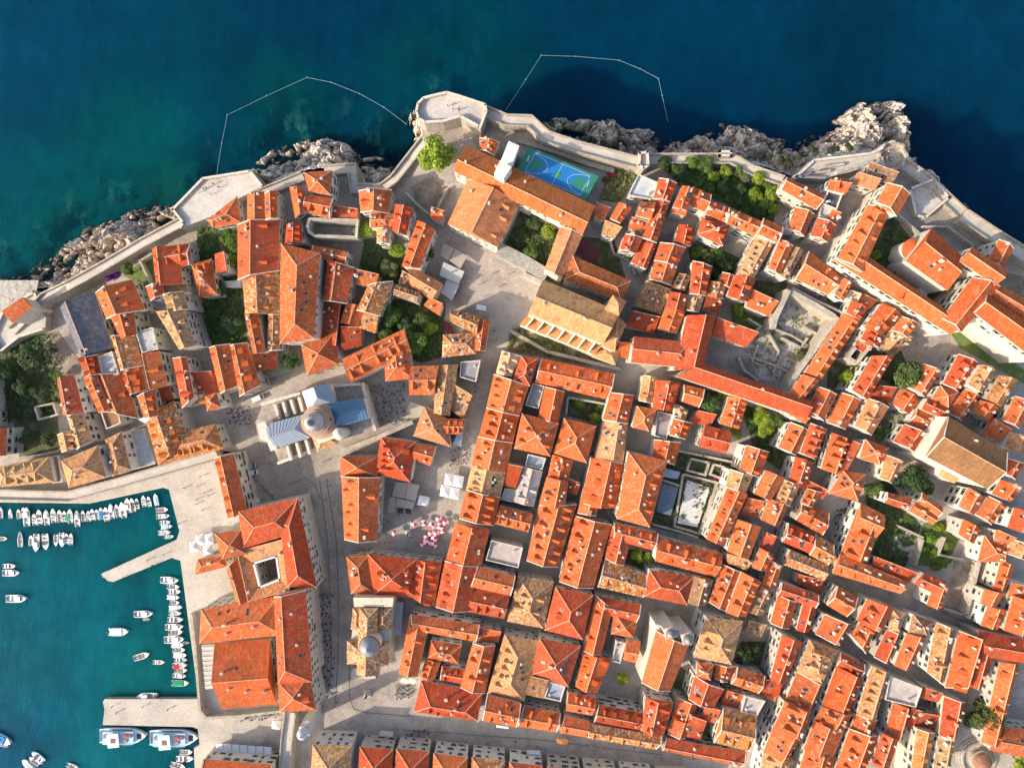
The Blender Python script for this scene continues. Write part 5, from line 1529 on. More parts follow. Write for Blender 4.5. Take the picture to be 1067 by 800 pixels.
for a in [(455,158,17,'big bright yellow-green tree beside the round bastion',Y),(446,168,9,'second yellow-green tree touching the big bright one',Y),(461,166,8,'small dark tree on the college side of the big bright one',G_),
 (432,356,12,'round dark green tree in the shaded garden by the stairs',G_),(441,334,8,'mid green tree under the little orange lean-to',(.075,.13,.022)),(449,342,7,'bright green tree beside the pink blossom',Y),(408,330,10,'leafy green tree on the lane side of the shaded garden',G_),(402,345,9,'lower green tree on the lane side of the shaded garden',(.08,.13,.02)),
 (424,342,9,'dark tree in the middle of the shaded garden',D),(381,240,9,'bright green tree behind the roofless chapel ruin',Y),(415,258,9,'bright tall tree between the two dormered red houses',Y),(404,280,10,'olive green tree in the narrow garden',OL),(443,262,9,'dark tree behind the beige awnings',D),
 (303,377,10,'dark round tree in the shaded court below the long hall',D),(573,242,8,'bright green tree inside the college garden',Y),(556,232,8,'dark bush-like tree inside the college garden',D),(554,262,7,'dull green tree low in the college garden',G_),
 (942,386,15,'large grey-green tree left of the dormered red house',(.075,.115,.028)),(930,372,9,'dark tree behind the large grey-green tree',D),(882,395,10,'vivid green tree under the white U-shaped wall',Y),(890,378,7,'small vivid tree above the vivid green tree',(.08,.14,.02)),
 (742,418,11,'round grey-green tree beside the five-dormer orange house',(.065,.11,.03)),(755,412,6,'small bright tree touching the five-dormer house',Y),(792,432,9,'bright yellow-green tree under the curving convent',Y),(797,446,9,'lower bright yellow-green tree under the curving convent',Y),(783,440,7,'dark tree beside the bright pair',G_),(808,438,7,'small green tree near the narrow street gables',G_),(767,450,6,'lone bright tree at the end of the white path',Y),
 (950,500,14,'big dense green tree beside the brown-roofed church',(.035,.070,.016)),(960,508,10,'darker tree behind the big dense one',D),(911,512,8,'round green tree above the café courtyard wall',G_),(934,436,8,'pale blossoming tree near the brown-roofed church',(.30,.30,.18)),(918,450,8,'dark green tree below the pale blossoming tree',G_),
 (1026,740,16,'large olive tree beside the corner by the fountain',(.085,.105,.022)),(1014,752,12,'dark shaded tree under the large olive one',D),(1066,796,10,'bright tree in the lower right corner',Y),
 (664,578,7,'bright green tree in the small red-roofed court',Y),(674,581,6,'second bright tree in the small red-roofed court',Y),(606,420,6,'first bright bush tree in the little walled garden',Y),(618,435,6,'second bright bush tree in the little walled garden',Y),(624,423,5,'dull bush tree in the little walled garden',G_),
 (648,706,6,'vivid lime tree in the narrow shaded yard',(.20,.26,.012)),(776,684,10,'dark tree filling the shaded court',D),(786,676,8,'second dark tree in the shaded court',D),
 (770,322,7,'vivid tree beside the small bright lawn',Y),(838,372,8,'ragged green tree inside the ruined court',(.10,.12,.035)),(806,330,6,'dark green tree at the ruined court wall',G_),(865,312,5,'small lime tree below the long orange roof',Y),(912,268,6,'tall lime tree in the convent yard',Y),(879,247,5,'lime tree on the grey street',Y),(990,270,3,'tiny tree at the church wall',G_),
 (240,250,9,'bright tree in the upper left orchard',(.10,.16,.02)),(240,272,8,'yellow-green tree beside the tall red row',Y),(232,300,8,'dark orchard tree beside the grey outbuilding',D),(240,335,11,'dark orchard tree lowest of the left orchard',D),(225,330,8,'dull orchard tree near the white-walled terrace',D),
 (32,372,12,'dark tree nearest the gate bastion',D),(8,388,9,'dark tree at the left picture edge',D),(24,404,9,'dark tree in the middle of the left garden',D),(45,410,9,'green tree beside the brown earth bank',(.04,.07,.018)),(30,455,8,'dark tree in the lower left garden',D),(52,460,8,'dark tree at the garden wall corner',D),(60,392,6,'green tree above the dormered terrace',G_),
 (135,282,7,'dark green tree under the long sea wall',G_),
 ]: tree(*a)
for k, (x, y, r, c) in enumerate([(694,172,7,D),(706,176,6,D),(722,170,8,G_),(735,172,8,G_),(744,182,6,Y),(757,180,7,Y),(770,178,6,G_),(778,184,6,(.16,.17,.09)),(788,186,7,Y),(800,190,6,G_),(806,203,8,Y),(786,202,8,Y),(798,214,7,G_),(772,196,6,D),(755,196,7,D),(770,210,6,D),(790,222,6,D),(806,218,6,Y),(712,184,6,D),(742,196,5,G_)]):
    n = 'tree' if r > 6 else 'shrub'
    spots = ['by the square turret', 'at the wall foot', 'under the long wall', 'beside the thin path', 'by the thin path end', 'below the box bay', 'under the wall bend', 'against the wall bend', 'with pale leaves', 'by the stepped terrace', 'at the orange-roofed corner', 'brightest of all', 'in the sunlit middle', 'in the deep shade', 'beside the path fork', 'over the shaded lawn', 'above the red lean roofs', 'at the right end', 'above the steep lane', 'in the dark middle']
    tree(x, y, r, f'{"dark" if c is D else "yellow-green" if c is Y else "green"} {n} in the walled sea garden {spots[k]}', c, 'garden_tree' if r > 6 else 'garden_shrub', n)
for k, (x, y, r, c) in enumerate([(728,262,7,G_),(738,272,8,D),(748,266,8,G_),(757,278,8,(.09,.12,.03)),(768,284,7,(.11,.14,.035)),(746,284,6,D),(732,280,5,D)]):
    tree(x, y, r, ['green tree beside the hipped villa', 'dark tree left in the villa garden shade', 'bushy tree behind the villa corner', 'olive bushy tree in the villa garden', 'light olive tree at the villa garden end', 'low dark tree near the three-dormer house', 'small dark tree touching the three-dormer house'][k], c)
for k, (x, y, r) in enumerate([(968,560,9),(976,548,8),(982,566,9),(970,576,9),(984,582,8),(960,572,7),(974,590,7)]):
    o = bush(x, y, r, ['bright green pergola vine nearest the street', 'bright green vine clump by purple flowers', 'bright vine clump on the white plot side', 'bright vine clump in the pergola middle', 'low vine clump by the brown steps', 'vine clump against the pale wall', 'vine clump at the garden foot'][k], (.14, .20, .015), 'vine clumps of the pergola garden', 'pergola_vine', 'vine')
for k, (x, y, r, c, l) in enumerate([(468,342,7,(.30,.055,.10),'pink bougainvillea beside the mottled house'),(119,289,7,(.20,.02,.34),'purple bougainvillea under the left sea wall'),(993,550,5,(.20,.03,.28),'purple blossom bush in the pergola garden'),(748,496,6,(.30,.03,.10),'magenta bush in the ruin garden'),(638,182,5,(.34,.06,.05),'red flowering bush beside the sports court'),(706,170,5,(.22,.11,.02),'orange-brown bush in the walled sea garden'),(795,330,4,(.26,.04,.05),'red flowers on the white lawn wall'),(631,188,5,(.16,.08,.06),'brown flowering bush at the court corner')]):
    bush(x, y, r, l, c, 'flowering bushes', 'flowering_bush', 'bush')
for k, (x, y, r) in enumerate([(612,148,5),(618,146,5),(640,152,6),(628,150,4),(846,158,6),(868,156,5),(884,153,5),(822,170,6),(832,164,5),(960,180,6),(968,190,5),(975,196,6),(802,164,5),(812,168,6)]):
    o = bush(x, y, r, ['dark scrub tuft', 'dark scrub clump'][0] + ' on the rocks ' + ['behind the court wall', 'behind the college wall end', 'near the square turret', 'between two court-side tufts', 'under the stepped terrace', 'above the headland cleft', 'left of the round tower', 'below the garden corner', 'beside the stepped terrace end', 'right of the round tower', 'halfway down the right cliff', 'lowest on the right cliff', 'under the wall bend', 'between garden corner and terrace'][k], (.045, .06, .025), 'scrub on the sea rocks', 'scrub', 'bush')
    o.location.z = max(o.location.z, 8)
# loose ground cover, one object per garden, nobody could count it
def cover(pts, n, col, label, s=.55):
    n = int(n*1.6); col = tuple(c*1.7 for c in col)
    bm = bmesh.new(); xs = [p[0] for p in pts]; ys = [p[1] for p in pts]; k = 0
    while k < n:
        x, y = R.uniform(min(xs), max(xs)), R.uniform(min(ys), max(ys))
        if not pip((x, y), pts): continue
        k += 1
        if noise.noise(Vector((x*.12, y*.12, 5))) < -.22: continue
        c = gat(x, y, R.uniform(.15, .9)+max(0, noise.noise(Vector((x*.2, y*.2, 9)))*2.2)); a = R.uniform(0, 6.28); t = Vector((math.cos(a), math.sin(a), R.uniform(-.5, .5)))*s*R.uniform(.5, 1.4); b = Vector((-math.sin(a), math.cos(a), R.uniform(-.4, .4)))*s*R.uniform(.5, 1.2)
        bm.faces.new([bm.verts.new(c+t*u+b*v) for u, v in ((-1, -.2), (0, -.8), (1, 0), (.2, .9))])
    o = obj('ground_cover', bm, M['leaf'], color=col); tag(o, label, 'undergrowth', None, 'stuff')
cover([(-14,362),(10,352),(44,348),(60,362),(58,434),(36,438),(-14,438)], 1500, (.04,.065,.02), 'undergrowth of the left garden')
cover([(686,170),(745,172),(782,182),(812,196),(804,230),(796,230),(742,206),(710,194)], 2600, (.06,.095,.02), 'undergrowth of the walled sea garden')
cover([(206,238),(250,238),(252,300),(256,354),(220,360),(208,300)], 1600, (.05,.085,.02), 'undergrowth of the left orchard')
cover([(396,314),(440,308),(460,320),(460,368),(440,374),(394,362)], 1300, (.045,.075,.02), 'undergrowth of the shaded garden')
cover([(720,258),(756,264),(784,278),(760,298),(744,294),(722,274)], 900, (.06,.09,.02), 'undergrowth of the villa garden')
cover([(776,424),(830,444),(814,490),(788,468)], 900, (.05,.08,.02), 'undergrowth below the curving convent')
cover([(900,508),(926,502),(946,532),(958,550),(938,598),(900,586),(912,566)], 1200, (.05,.08,.02), 'undergrowth beside the café courtyard')
cover([(690,467),(774,482),(750,562),(680,546)], 1000, (.05,.06,.025), 'weeds of the ruin garden')
cover([(532,345),(548,342),(620,376),(614,380),(530,364)], 700, (.10,.10,.03), 'weeds in the moat below the tan-roofed church')
cover([(528,256),(546,214),(592,238),(574,282)], 800, (.05,.07,.02), 'undergrowth of the college garden')
cover([(904,270),(928,224),(944,244),(956,262),(944,272),(976,304),(962,320),(926,296)], 1100, (.05,.075,.025), 'undergrowth of the convent yard')
cover([(380,252),(404,247),(438,285),(418,308),(398,300),(376,288)], 700, (.05,.075,.02), 'undergrowth of the narrow garden')
cover([(626,206),(642,174),(664,178),(646,210)], 500, (.13,.13,.05), 'dry weeds beside the sports court')
cover([(774,360),(812,332),(824,314),(870,331),(828,396),(794,394)], 220, (.11,.12,.05), 'weeds of the ruined garden court')
# quay-side gallery of the palace halls and paving lines of the wide street
wall_run('quay_wall', [(199,640),(203,676),(208,740),(214,748),(250,746),(292,741)], 5, .9, 0, 'high stone wall between the palace halls and the quay', 'wall', walk=False, col=(.55, .49, .41))
def pergola():
    p = [(210,672),(225,671),(230,716),(214,718)]; g = 2.0; c = at(220, 694, g+5); root = empty('striped_terrace', Vector((c.x, c.y, g))); tag(root, 'grey striped terrace roof between the quay wall and the flat orange hall', 'terrace roof')
    P = [at(x, y, g+5)-root.location for x, y in p]; bm = bmesh.new(); prism(bm, P, -1, 5, 0, 0); obj('deck', bm, M['flat'], root, color=(.46, .44, .42))
    bm = bmesh.new()
    for k in range(9):
        t = (k+.5)/9; a, b = lerp(P[0], P[3], t), lerp(P[1], P[2], t); d = b-a; box(bm, ((a.x+b.x)/2, (a.y+b.y)/2, 5.15), (d.length, .5, .3), 0, math.atan2(d.y, d.x))
    obj('slat', bm, M['coping'], root)
pergola()
def gutter(pts):
    bm = bmesh.new()
    for a, b in zip(pts, pts[1:]):
        n = max(1, int(math.hypot(b[0]-a[0], b[1]-a[1])/6))
        for k in range(n):
            A, B = [gat(a[0]+(b[0]-a[0])*t, a[1]+(b[1]-a[1])*t, .07) for t in (k/n, (k+1)/n)]; d = B-A; s = Vector((-d.y, d.x, 0)).normalized()*.16
            bm.faces.new([bm.verts.new(v) for v in (A-s, B-s, B+s, A+s)])
    bmesh.ops.recalc_face_normals(bm, faces=bm.faces)
    if sum(f.normal.z for f in bm.faces) < 0: bmesh.ops.reverse_faces(bm, faces=bm.faces)
    o = obj('street_gutter', bm, mat_plain('gutter_stone', (.15, .14, .135), .8) if 'gutter_stone' not in bpy.data.materials else bpy.data.materials['gutter_stone']); tag(o, 'thin dark drain line in the paving', 'gutter', None, 'structure')
gutter([(340,498),(350,560),(353,620),(352,690),(349,735)]); gutter([(333,500),(341,560),(345,640),(345,700),(341,726),(330,745)])
gutter([(364,690),(364,725),(368,738),(380,742),(430,746)]); gutter([(300,505),(318,498),(328,505),(334,520)]); gutter([(420,760),(560,770),(690,786)])
for k, (pts, l) in enumerate([([(836,184),(858,174),(880,171)], 'nearest the seaward edge'), ([(872,180),(890,174),(910,168)], 'beside the pale lean-to'), ([(846,180),(866,178)], 'shortest of the three')]):
    P = [at(x, y, 24) for x, y in pts]
    wall_run('terrace_wall', pts, 25.2, .8, 23.5, 'low stone ramp wall on the stepped terrace, ' + l, 'wall', walk=False, col=(.60, .54, .46))
# ---------- boats ----------
def hull_mesh(L, B, H, name, bowf=.42, deck=True):
    """bow towards +x, centred; material 0 outside, 1 deck, 2 inside floor"""
    bm = bmesh.new(); ns = 13; sec = []
    for i in range(ns):
        t = i/(ns-1); x = -L/2 + L*t
        w = B/2*(1-max(0, (t-(1-bowf))/bowf)**2.2)*(.86+.14*min(1, t/.25)); w = max(w, .03); sh = H*(1+.35*max(0, t-.5)**2*2)
        sec.append((x, w, sh))
    outer = [[bm.verts.new(p) for p in ((x, -w*.35, -.45), (x, -w*.9, .1), (x, -w, sh), (x, -w*.86, sh), (x, w*.86, sh), (x, w, sh), (x, w*.9, .1), (x, w*.35, -.45))] for x, w, sh in sec]
    for a, b in zip(outer, outer[1:]):
        for k in (0, 1, 2): bm.faces.new((a[k], b[k], b[k+1], a[k+1])).material_index = 0 if k < 2 else 1
        for k in (4, 5, 6): bm.faces.new((a[k], b[k], b[k+1], a[k+1])).material_index = 1 if k == 4 else 0
    bm.faces.new(outer[0][::-1]); bm.faces.new(outer[-1])
    inn = []
    for i, (x, w, sh) in enumerate(sec):
        up = i >= 9 and deck; z = sh-.02 if up else H*.38
        inn.append([bm.verts.new((x+(.12 if i == 0 else 0), -w*.80, z)), bm.verts.new((x+(.12 if i == 0 else 0), w*.80, z))])
    for i in range(ns-1):
        up = i >= 9 and deck
        bm.faces.new((inn[i][0], inn[i+1][0], inn[i+1][1], inn[i][1])).material_index = 1 if up or i == 8 and deck else 2
        bm.faces.new((outer[i][3], outer[i+1][3], inn[i+1][0], inn[i][0])).material_index = 1
        bm.faces.new((outer[i+1][4], outer[i][4], inn[i][1], inn[i+1][1])).material_index = 1
    bm.faces.new((outer[0][3], inn[0][0], inn[0][1], outer[0][4])).material_index = 1
    bmesh.ops.recalc_face_normals(bm, faces=bm.faces)
    return mesh(name, bm, [M['paint'], M['white'], M['rubber']])
BP = {}
def part_mesh(name, fn, mats):
    bm = bmesh.new(); fn(bm); return mesh(name, bm, mats)
hull_s = hull_mesh(5.0, 1.95, .62, 'hull'); hull_m = hull_mesh(6.4, 2.4, .8, 'hull'); hull_k = hull_mesh(4.4, 1.6, .5, 'hull', .6, False)
bench = part_mesh('bench', lambda b: box(b, (0, 0, .46), (.38, 1.45, .07)), [M['wood']])
bench_w = part_mesh('bench', lambda b: box(b, (0, 0, .46), (.45, 1.5, .1)), [M['white']])
engine = part_mesh('outboard_engine', lambda b: (box(b, (0, 0, .75), (.42, .36, .5), 0, 0, .8), box(b, (0, 0, .2), (.2, .16, .9))), [M['dark']])
cabin = part_mesh('cabin', lambda b: (box(b, (0, 0, .95), (1.9, 1.55, .7), 0, 0, .84), box(b, (.0, 0, 1.32), (1.75, 1.45, .06))), [M['white']])
screen = part_mesh('windscreen', lambda b: (box(b, (0, 0, .95), (.08, 1.35, .5)), box(b, (-.35, .68, .92), (.7, .06, .42)), box(b, (-.35, -.68, .92), (.7, .06, .42))), [M['glass']])
console = part_mesh('console', lambda b: (box(b, (0, 0, .65), (.55, .7, .75), 0, 0, .85), box(b, (.1, 0, 1.08), (.06, .6, .25))), [M['white']])
cover_m = part_mesh('cover', lambda b: (box(b, (-.5, 0, .74), (3.3, 1.78, .16), 0, 0, .86), box(b, (-.5, 0, .87), (2.7, .5, .14), 0, 0, .5)), [M['cloth']])
bimini = part_mesh('canopy', lambda b: (box(b, (0, 0, 1.95), (1.7, 1.75, .08)), *[box(b, (sx*.75, sy*.75, 1.2), (.05, .05, 1.5)) for sx in (-1, 1) for sy in (-1, 1)]), [M['cloth']])
cush = part_mesh('cushion', lambda b: box(b, (0, 0, .6), (.9, 1.2, .12)), [M['cloth']])
KINDS = {
 'open': (hull_s, [('bench', bench, -.9), ('bench', bench, .3), ('outboard_engine', engine, -2.55)]),
 'console': (hull_s, [('console', console, -.1), ('bench', bench_w, -1.3), ('outboard_engine', engine, -2.55), ('cushion', cush, 1.2)]),
 'screen': (hull_s, [('windscreen', screen, .6), ('bench', bench_w, -.5), ('bench', bench_w, -1.7), ('outboard_engine', engine, -2.55)]),
 'cabin': (hull_m, [('cabin', cabin, .7), ('windscreen', screen, 1.55), ('bench', bench_w, -1.9), ('outboard_engine', engine, -3.2)]),
 'cover': (hull_s, [('cover', cover_m, 0), ('outboard_engine', engine, -2.55)]),
 'canopy': (hull_s, [('canopy', bimini, -.4), ('bench', bench_w, -1.2), ('outboard_engine', engine, -2.55)]),
 'skiff': (hull_k, [('bench', bench, -.8), ('bench', bench, .5)])}
KW = {'open': 'open boat with wooden benches', 'console': 'motorboat with a centre console', 'screen': 'motorboat with a windscreen', 'cabin': 'cabin boat', 'cover': 'covered motorboat', 'canopy': 'boat with a canopy', 'skiff': 'small skiff'}
BASE = {'cabin': 6.4, 'skiff': 4.4}
HC_ = {'white': (.74, .74, .73), 'cream': (.68, .64, .55), 'blue': (.07, .25, .50), 'brown': (.24, .12, .06), 'red': (.45, .03, .04), 'grey': (.40, .43, .46), 'green': (.03, .30, .14), 'sky': (.42, .58, .68)}
def boat(px, py, lpx, ang, kind, colr, label, group, cov=None):
    c = at(px, py, .4); root = empty('moored_boat', Vector((c.x, c.y, .12)), math.radians(ang)); tag(root, label, 'boat', group)
    s = lpx*KPX*HC/BASE.get(kind, 5.0)*.93; root.scale = (s, s*R.uniform(.92, 1.05), s)
    h, ps = KINDS[kind]; obj('hull', h, parent=root, color=HC_[colr])
    for n, m, x in ps: obj(n, m, parent=root, loc=(x, 0, 0), color=HC_[cov] if cov else (.55, .5, .42))
    return root
ORDS = ORD
line1 = [(1,534,13,'open','grey'),(11,535,11,'cabin','grey'),(19.5,535.5,11,'open','white'),(24.5,534,12,'screen','cream'),(28.5,538,21,'cabin','white'),(36,541,13,'console','white'),(41.5,538.5,17,'screen','grey'),(49,539,17,'cabin','white'),(56,537,16,'console','white'),
 (62.5,537.5,14,'open','white'),(67.5,538,13,'screen','cream'),(73.5,537.5,16,'canopy','white'),(81,540,18,'cabin','white'),(87,537.5,13,'open','red'),(92.5,537.5,12,'console','white'),(96.5,536,13,'screen','cream'),(101,536,12,'open','white'),(105.5,535,14,'cover','white'),
 (111,535.5,16,'screen','white'),(116.5,532.5,17,'cabin','white'),(122.5,532,15,'open','white'),(128.5,531,18,'cabin','white'),(133.5,526.5,17,'canopy','cream'),(138.5,526,16,'open','cream'),(143,525,13,'screen','grey'),(150,522,13,'console','white'),(155.5,522.5,12,'screen','white'),(163,520.5,14,'cover','grey')]
cc = {17: 'blue', 11: 'green', 22: 'cream', 27: 'sky', 6: 'grey'}
for k, (x, y, l, kd, cl) in enumerate(line1):
    boat(x, y, l, 90 + (4 if x < 110 else 9 if x < 158 else 104-90) + R.uniform(-3, 3), kd, cl, f'{cl} {KW[kd]}, {ORDS[k]} from the left end of the long upper row' if k != 17 else 'boat under a bright blue tarpaulin in the long upper row', 'boats along the upper harbour quay', cc.get(k))
line2 = [(21.5,561.5,17,92,'skiff','sky'),(32.5,563,12,90,'open','grey'),(38.5,565,20,-92,'cabin','white'),(48,564,18,-86,'screen','white'),(58.5,562.5,13,-90,'open','cream'),(65,562,16,-88,'cabin','white'),(69.5,561,12,92,'screen','grey'),(74,561.5,13,88,'console','white')]
for k, (x, y, l, a, kd, cl) in enumerate(line2): boat(x, y, l, a, kd, cl, f'{cl} {KW[kd]}, {ORDS[k]} from the left in the short middle row', 'boats of the short middle row', 'grey' if kd == 'cover' else None)
grp = [(169,531,14,'open','brown'),(170,537.5,15,'cabin','white'),(172,544,12,'screen','white'),(173.5,548.5,13,'cover','white'),(171.5,554.5,14,'canopy','white'),(176,559,11,'console','white')]
for k, (x, y, l, kd, cl) in enumerate(grp): boat(x, y, l, 5, kd, cl, f'{cl} {KW[kd]}, {ORDS[k]} from the top in the corner group', 'boats in the inner harbour corner', 'sky' if k == 3 else 'grey')
line3 = [(177,604,20,'cabin','white'),(180.5,611,14,'open','white'),(182,616,14,'screen','cream'),(180.5,622,14,'cover','white'),(182,627.5,11,'open','red'),(183,632.5,15,'cover','white'),(182.5,638.5,14,'canopy','white'),(183,645,17,'screen','white'),(182,652.5,20,'cabin','white'),(183,658,16,'open','white'),(182,665.5,22,'cabin','cream'),(193.5,669.5,8,'skiff','sky'),(185,671.5,14,'cover','white'),(186.5,676.5,14,'open','cream'),(187.5,682,15,'cover','white'),(188.5,687,14,'screen','white'),(187.5,692.5,16,'canopy','white'),(188.5,698,14,'open','cream'),(187,703.5,15,'cabin','white'),(188,711,19,'cover','white')]
for k, (x, y, l, kd, cl) in enumerate(line3): boat(x, y, l, R.uniform(-3, 3), kd, cl, f'{cl} {KW[kd]}, {ORDS[k]} from the top of the palace quay column', 'boats in the column by the palace quay', 'red' if k == 16 else 'green' if k == 19 else 'white' if kd == 'cover' else 'grey')
for x, y, l, a, kd, cl, lab, cv in [(2.5,561,11,0,'open','cream','small cream boat tied by a rope at the left picture edge',None),(10,589.5,14,0,'screen','white','upper of two white boats lying together on open water',None),(12,596.5,19,0,'cabin','white','lower of two white boats lying together on open water',None),(112,597,13,25,'open','white','white open boat at the tip of the slanting pier',None),
 (18,623,23,0,'cabin','white','long white cabin boat alone in the left harbour',None),(150,639,21,2,'cabin','white','white cabin boat with a dinghy tied alongside',None),(152.5,645,8,0,'skiff','white','tiny white dinghy beside the white cabin boat',None),(124,657.5,22,0,'cover','white','lone white covered boat in mid harbour','white'),(148,683,18,17,'open','cream','cream open boat lying at a slant in mid harbour',None),(165.5,689.5,13,0,'console','white','small white motorboat near the palace quay column',None),
 (154,725,23,180,'cabin','grey','grey-white boat moored along the top of the wide pier',None),(194,783,14,0,'open','white','white boat beside the lower landing stage',None),(193,789.5,19,0,'screen','white','longer white boat below the landing stage',None),(186,797,17,-15,'open','brown','brown wooden boat at the foot of the picture',None),
 (2,769,24,-25,'cover','white','white boat with blue cover at the lower left edge','blue'),(4,776,10,-15,'skiff','cream','small cream dinghy at the lower left edge',None),(40,788,17,140,'screen','white','white boat, upper of the three slanting together',None),(36,792.5,14,140,'open','cream','cream boat, middle of the three slanting together',None),(30,796.5,18,135,'cover','white','white boat, lowest of the three slanting together','cream'),(76,798,14,-20,'open','white','white boat cut by the bottom edge',None)]:
    boat(x, y, l, a, kd, cl, lab, 'boats moored apart in the harbour', cv)
def excursion(px, py, lpx, label, flip):
    c = at(px, py, 1); root = empty('excursion_boat', Vector((c.x, c.y, .15))); tag(root, label, 'excursion boat'); L = lpx*KPX*HC; B = L*.34
    o = obj('hull', hull_mesh(L, B, 1.5, 'hull', .38), parent=root, color=(.74, .75, .76))
    bm = bmesh.new(); box(bm, (-L*.06, -.1, 2.1), (L*.62, B*.74, 1.3)); obj('saloon', bm, M['paint'], root, color=(.30, .52, .70))
    bm = bmesh.new(); box(bm, (-L*.06, -.1, 2.82), (L*.66, B*.8, .12)); obj('upper_deck', bm, M['paint'], root, color=(.36, .60, .78))
    bm = bmesh.new(); box(bm, (-L*.13, -.5, 3.9), (L*.24, B*.86, .14), 0, .1); box(bm, (-L*.13, -.5, 4.02), (L*.1, B*.3, .16), 1); box(bm, (-L*.13, -.3, 3.3), (L*.16, B*.5, .9)); obj('wheelhouse', bm, [M['white'], M['wood']], root)
    for x, y, cl in ((.10, .16, (.30, .10, .10)), (.10, -.16, (.36, .22, .12)), (.2, .15, (.28, .09, .10)), (-.32, .1, (.25, .25, .3))):
        bm = bmesh.new(); box(bm, (L*x, B*y, 3.1), (L*.09, B*.2, .4)); obj('bench', bm, M['cloth'], root, color=cl)
    bm = bmesh.new()
    for k in range(16):
        t = k/15; x = -L*.3 + L*.54*t
        for s in (-1, 1): box(bm, (x, s*B*.39-.1, 3.2), (.06, .06, .8))
    for s in (-1, 1): box(bm, (-L*.03, s*B*.39-.1, 3.6), (L*.55, .07, .06))
    obj('railing', bm, M['metal'], root)
    bm = bmesh.new(); box(bm, (L*.36, 0, 1.62), (L*.1, B*.34, .12)); obj('foredeck_hatch', bm, M['dark'], root)
excursion(129, 765.5, 48, 'blue and white excursion boat moored under the pier, left of two', 0)
excursion(182, 767.5, 50, 'blue and white excursion boat with dark bow deck, right of two', 1)
# ---------- bathing-area float lines ----------
def floats(pts, label):
    bm = bmesh.new(); P = [at(x, y, .05) for x, y in pts]
    for a, b in zip(P, P[1:]):
        d = b-a; n = max(1, int(d.length/1.15))
        for k in range(n):
            c = a + d*((k+.5)/n) + Vector((0, 0, math.sin(k*1.7)*.03)); w = .11
            box(bm, c, (d.length/n*.98, w, .24), 0, math.atan2(d.y, d.x))
    for p in P[1:-1]: lathe(bm, [(.02, -.2), (.22, -.15), (.24, .15), (.14, .3), (.02, .33)], 10, p)
    o = obj('float_line', bm, mat_plain('weathered_float', (.17, .28, .31), .6)); tag(o, label, 'float line')
floats([(226,181),(231,150),(237,120),(278,100),(320,81),(345,86),(375,98),(400,112),(424,130)], 'thin pale float line bent into a loop off the left shore')
floats([(527,115),(548,83),(564,58),(600,59),(645,63),(667,72),(686,82),(690,100),(696,127)], 'thin pale float line looping off the right bastion rocks')

# ---------- awnings, tents, parasols, tables ----------
def canopy(pts, h, label, col, cat='awning', name='awning', group=None, peak=0.0, posts=True):
    cx = sum(p[0] for p in pts)/len(pts); cy = sum(p[1] for p in pts)/len(pts); g = gz(cx, cy); c = at(cx, cy, g+h)
    root = empty(name, Vector((c.x, c.y, g))); tag(root, label, cat, group); P = [at(x, y, g+h)-root.location for x, y in pts]
    bm = bmesh.new()
    if peak:
        n = len(P); q = sum(P, Vector())/n; ap = bm.verts.new((q.x, q.y, h+peak)); ev = [bm.verts.new(p) for p in P]; lo = [bm.verts.new((p.x, p.y, h-.3)) for p in P]
        for i in range(n):
            j = (i+1) % n; bm.faces.new((ev[i], ev[j], ap)); bm.faces.new((lo[i], lo[j], ev[j], ev[i]))
        bm.faces.new(lo); bmesh.ops.recalc_face_normals(bm, faces=bm.faces)
    else:
        prism(bm, P, h-.2, h, 0, 0, True)
    obj('canopy', bm, M['cloth'], root, color=col)
    if posts:
        for p in P:
            bm = bmesh.new(); q = p*.94; box(bm, (q.x, q.y, h/2-.2), (.1, .1, h-.3)); obj('post', bm, M['metal'], root)
    return root
BE, WH, GR = (.37, .315, .265), (.70, .70, .69), (.47, .47, .45)
canopy([(412,502),(424,503),(421.5,519),(408.5,517)], 3.4, 'beige square awning nearest the four-dormer red house', BE); canopy([(424.6,503),(437,505),(433,522),(422,519.4)], 3.4, 'beige square awning facing the small white parasol', BE)
canopy([(406,517.5),(413,518.5),(411,534),(403.5,533)], 3.2, 'narrow beige awning beside the long tan row', BE); canopy([(414,519),(432.5,523),(430,530.5),(412,527.5)], 3.2, 'wide beige awning above two dark parasols', BE)
canopy([(427,418),(442,424),(437,434),(424,429)], 3.4, 'beige square awning above the triangular salmon roof', (.40, .36, .31))
canopy([(462,253),(473,259),(467,271),(458,266)], 3.4, 'beige awning at the upper end of the church square row', BE); canopy([(473.6,259),(487,267),(479.5,280),(468,271)], 3.4, 'wide beige awning looking onto the church square', BE)
canopy([(462,273),(484,283),(478,296),(458,287)], 3.5, 'pale grey awning behind the wide beige one', GR); canopy([(466,291),(478.6,297),(471,313),(459.5,305)], 3.3, 'pale grey awning with a bright lower edge', GR)
for (x, y), l in (((468.5,499.5),'upper left'), ((478,501.5),'upper right'), ((464,511.5),'lower left'), ((474,514),'lower right')):
    canopy([(x-4,y-7),(x+5.4,y-5),(x+3.6,y+6.8),(x-6,y+5)], 3.0, f'white peaked tent over the market stalls, {l.replace("upper left","nearest the café tables").replace("upper right","nearest the cream-fronted row").replace("lower left","beside the white parasol").replace("lower right","lowest of the four")}', WH, 'tent', 'market_tent', 'white market tents', .9)
canopy([(437,516),(448,518),(445.5,527.5),(434.5,526)], 2.8, 'single square white parasol in the market square', WH, 'parasol', 'square_parasol', None, .7, False)
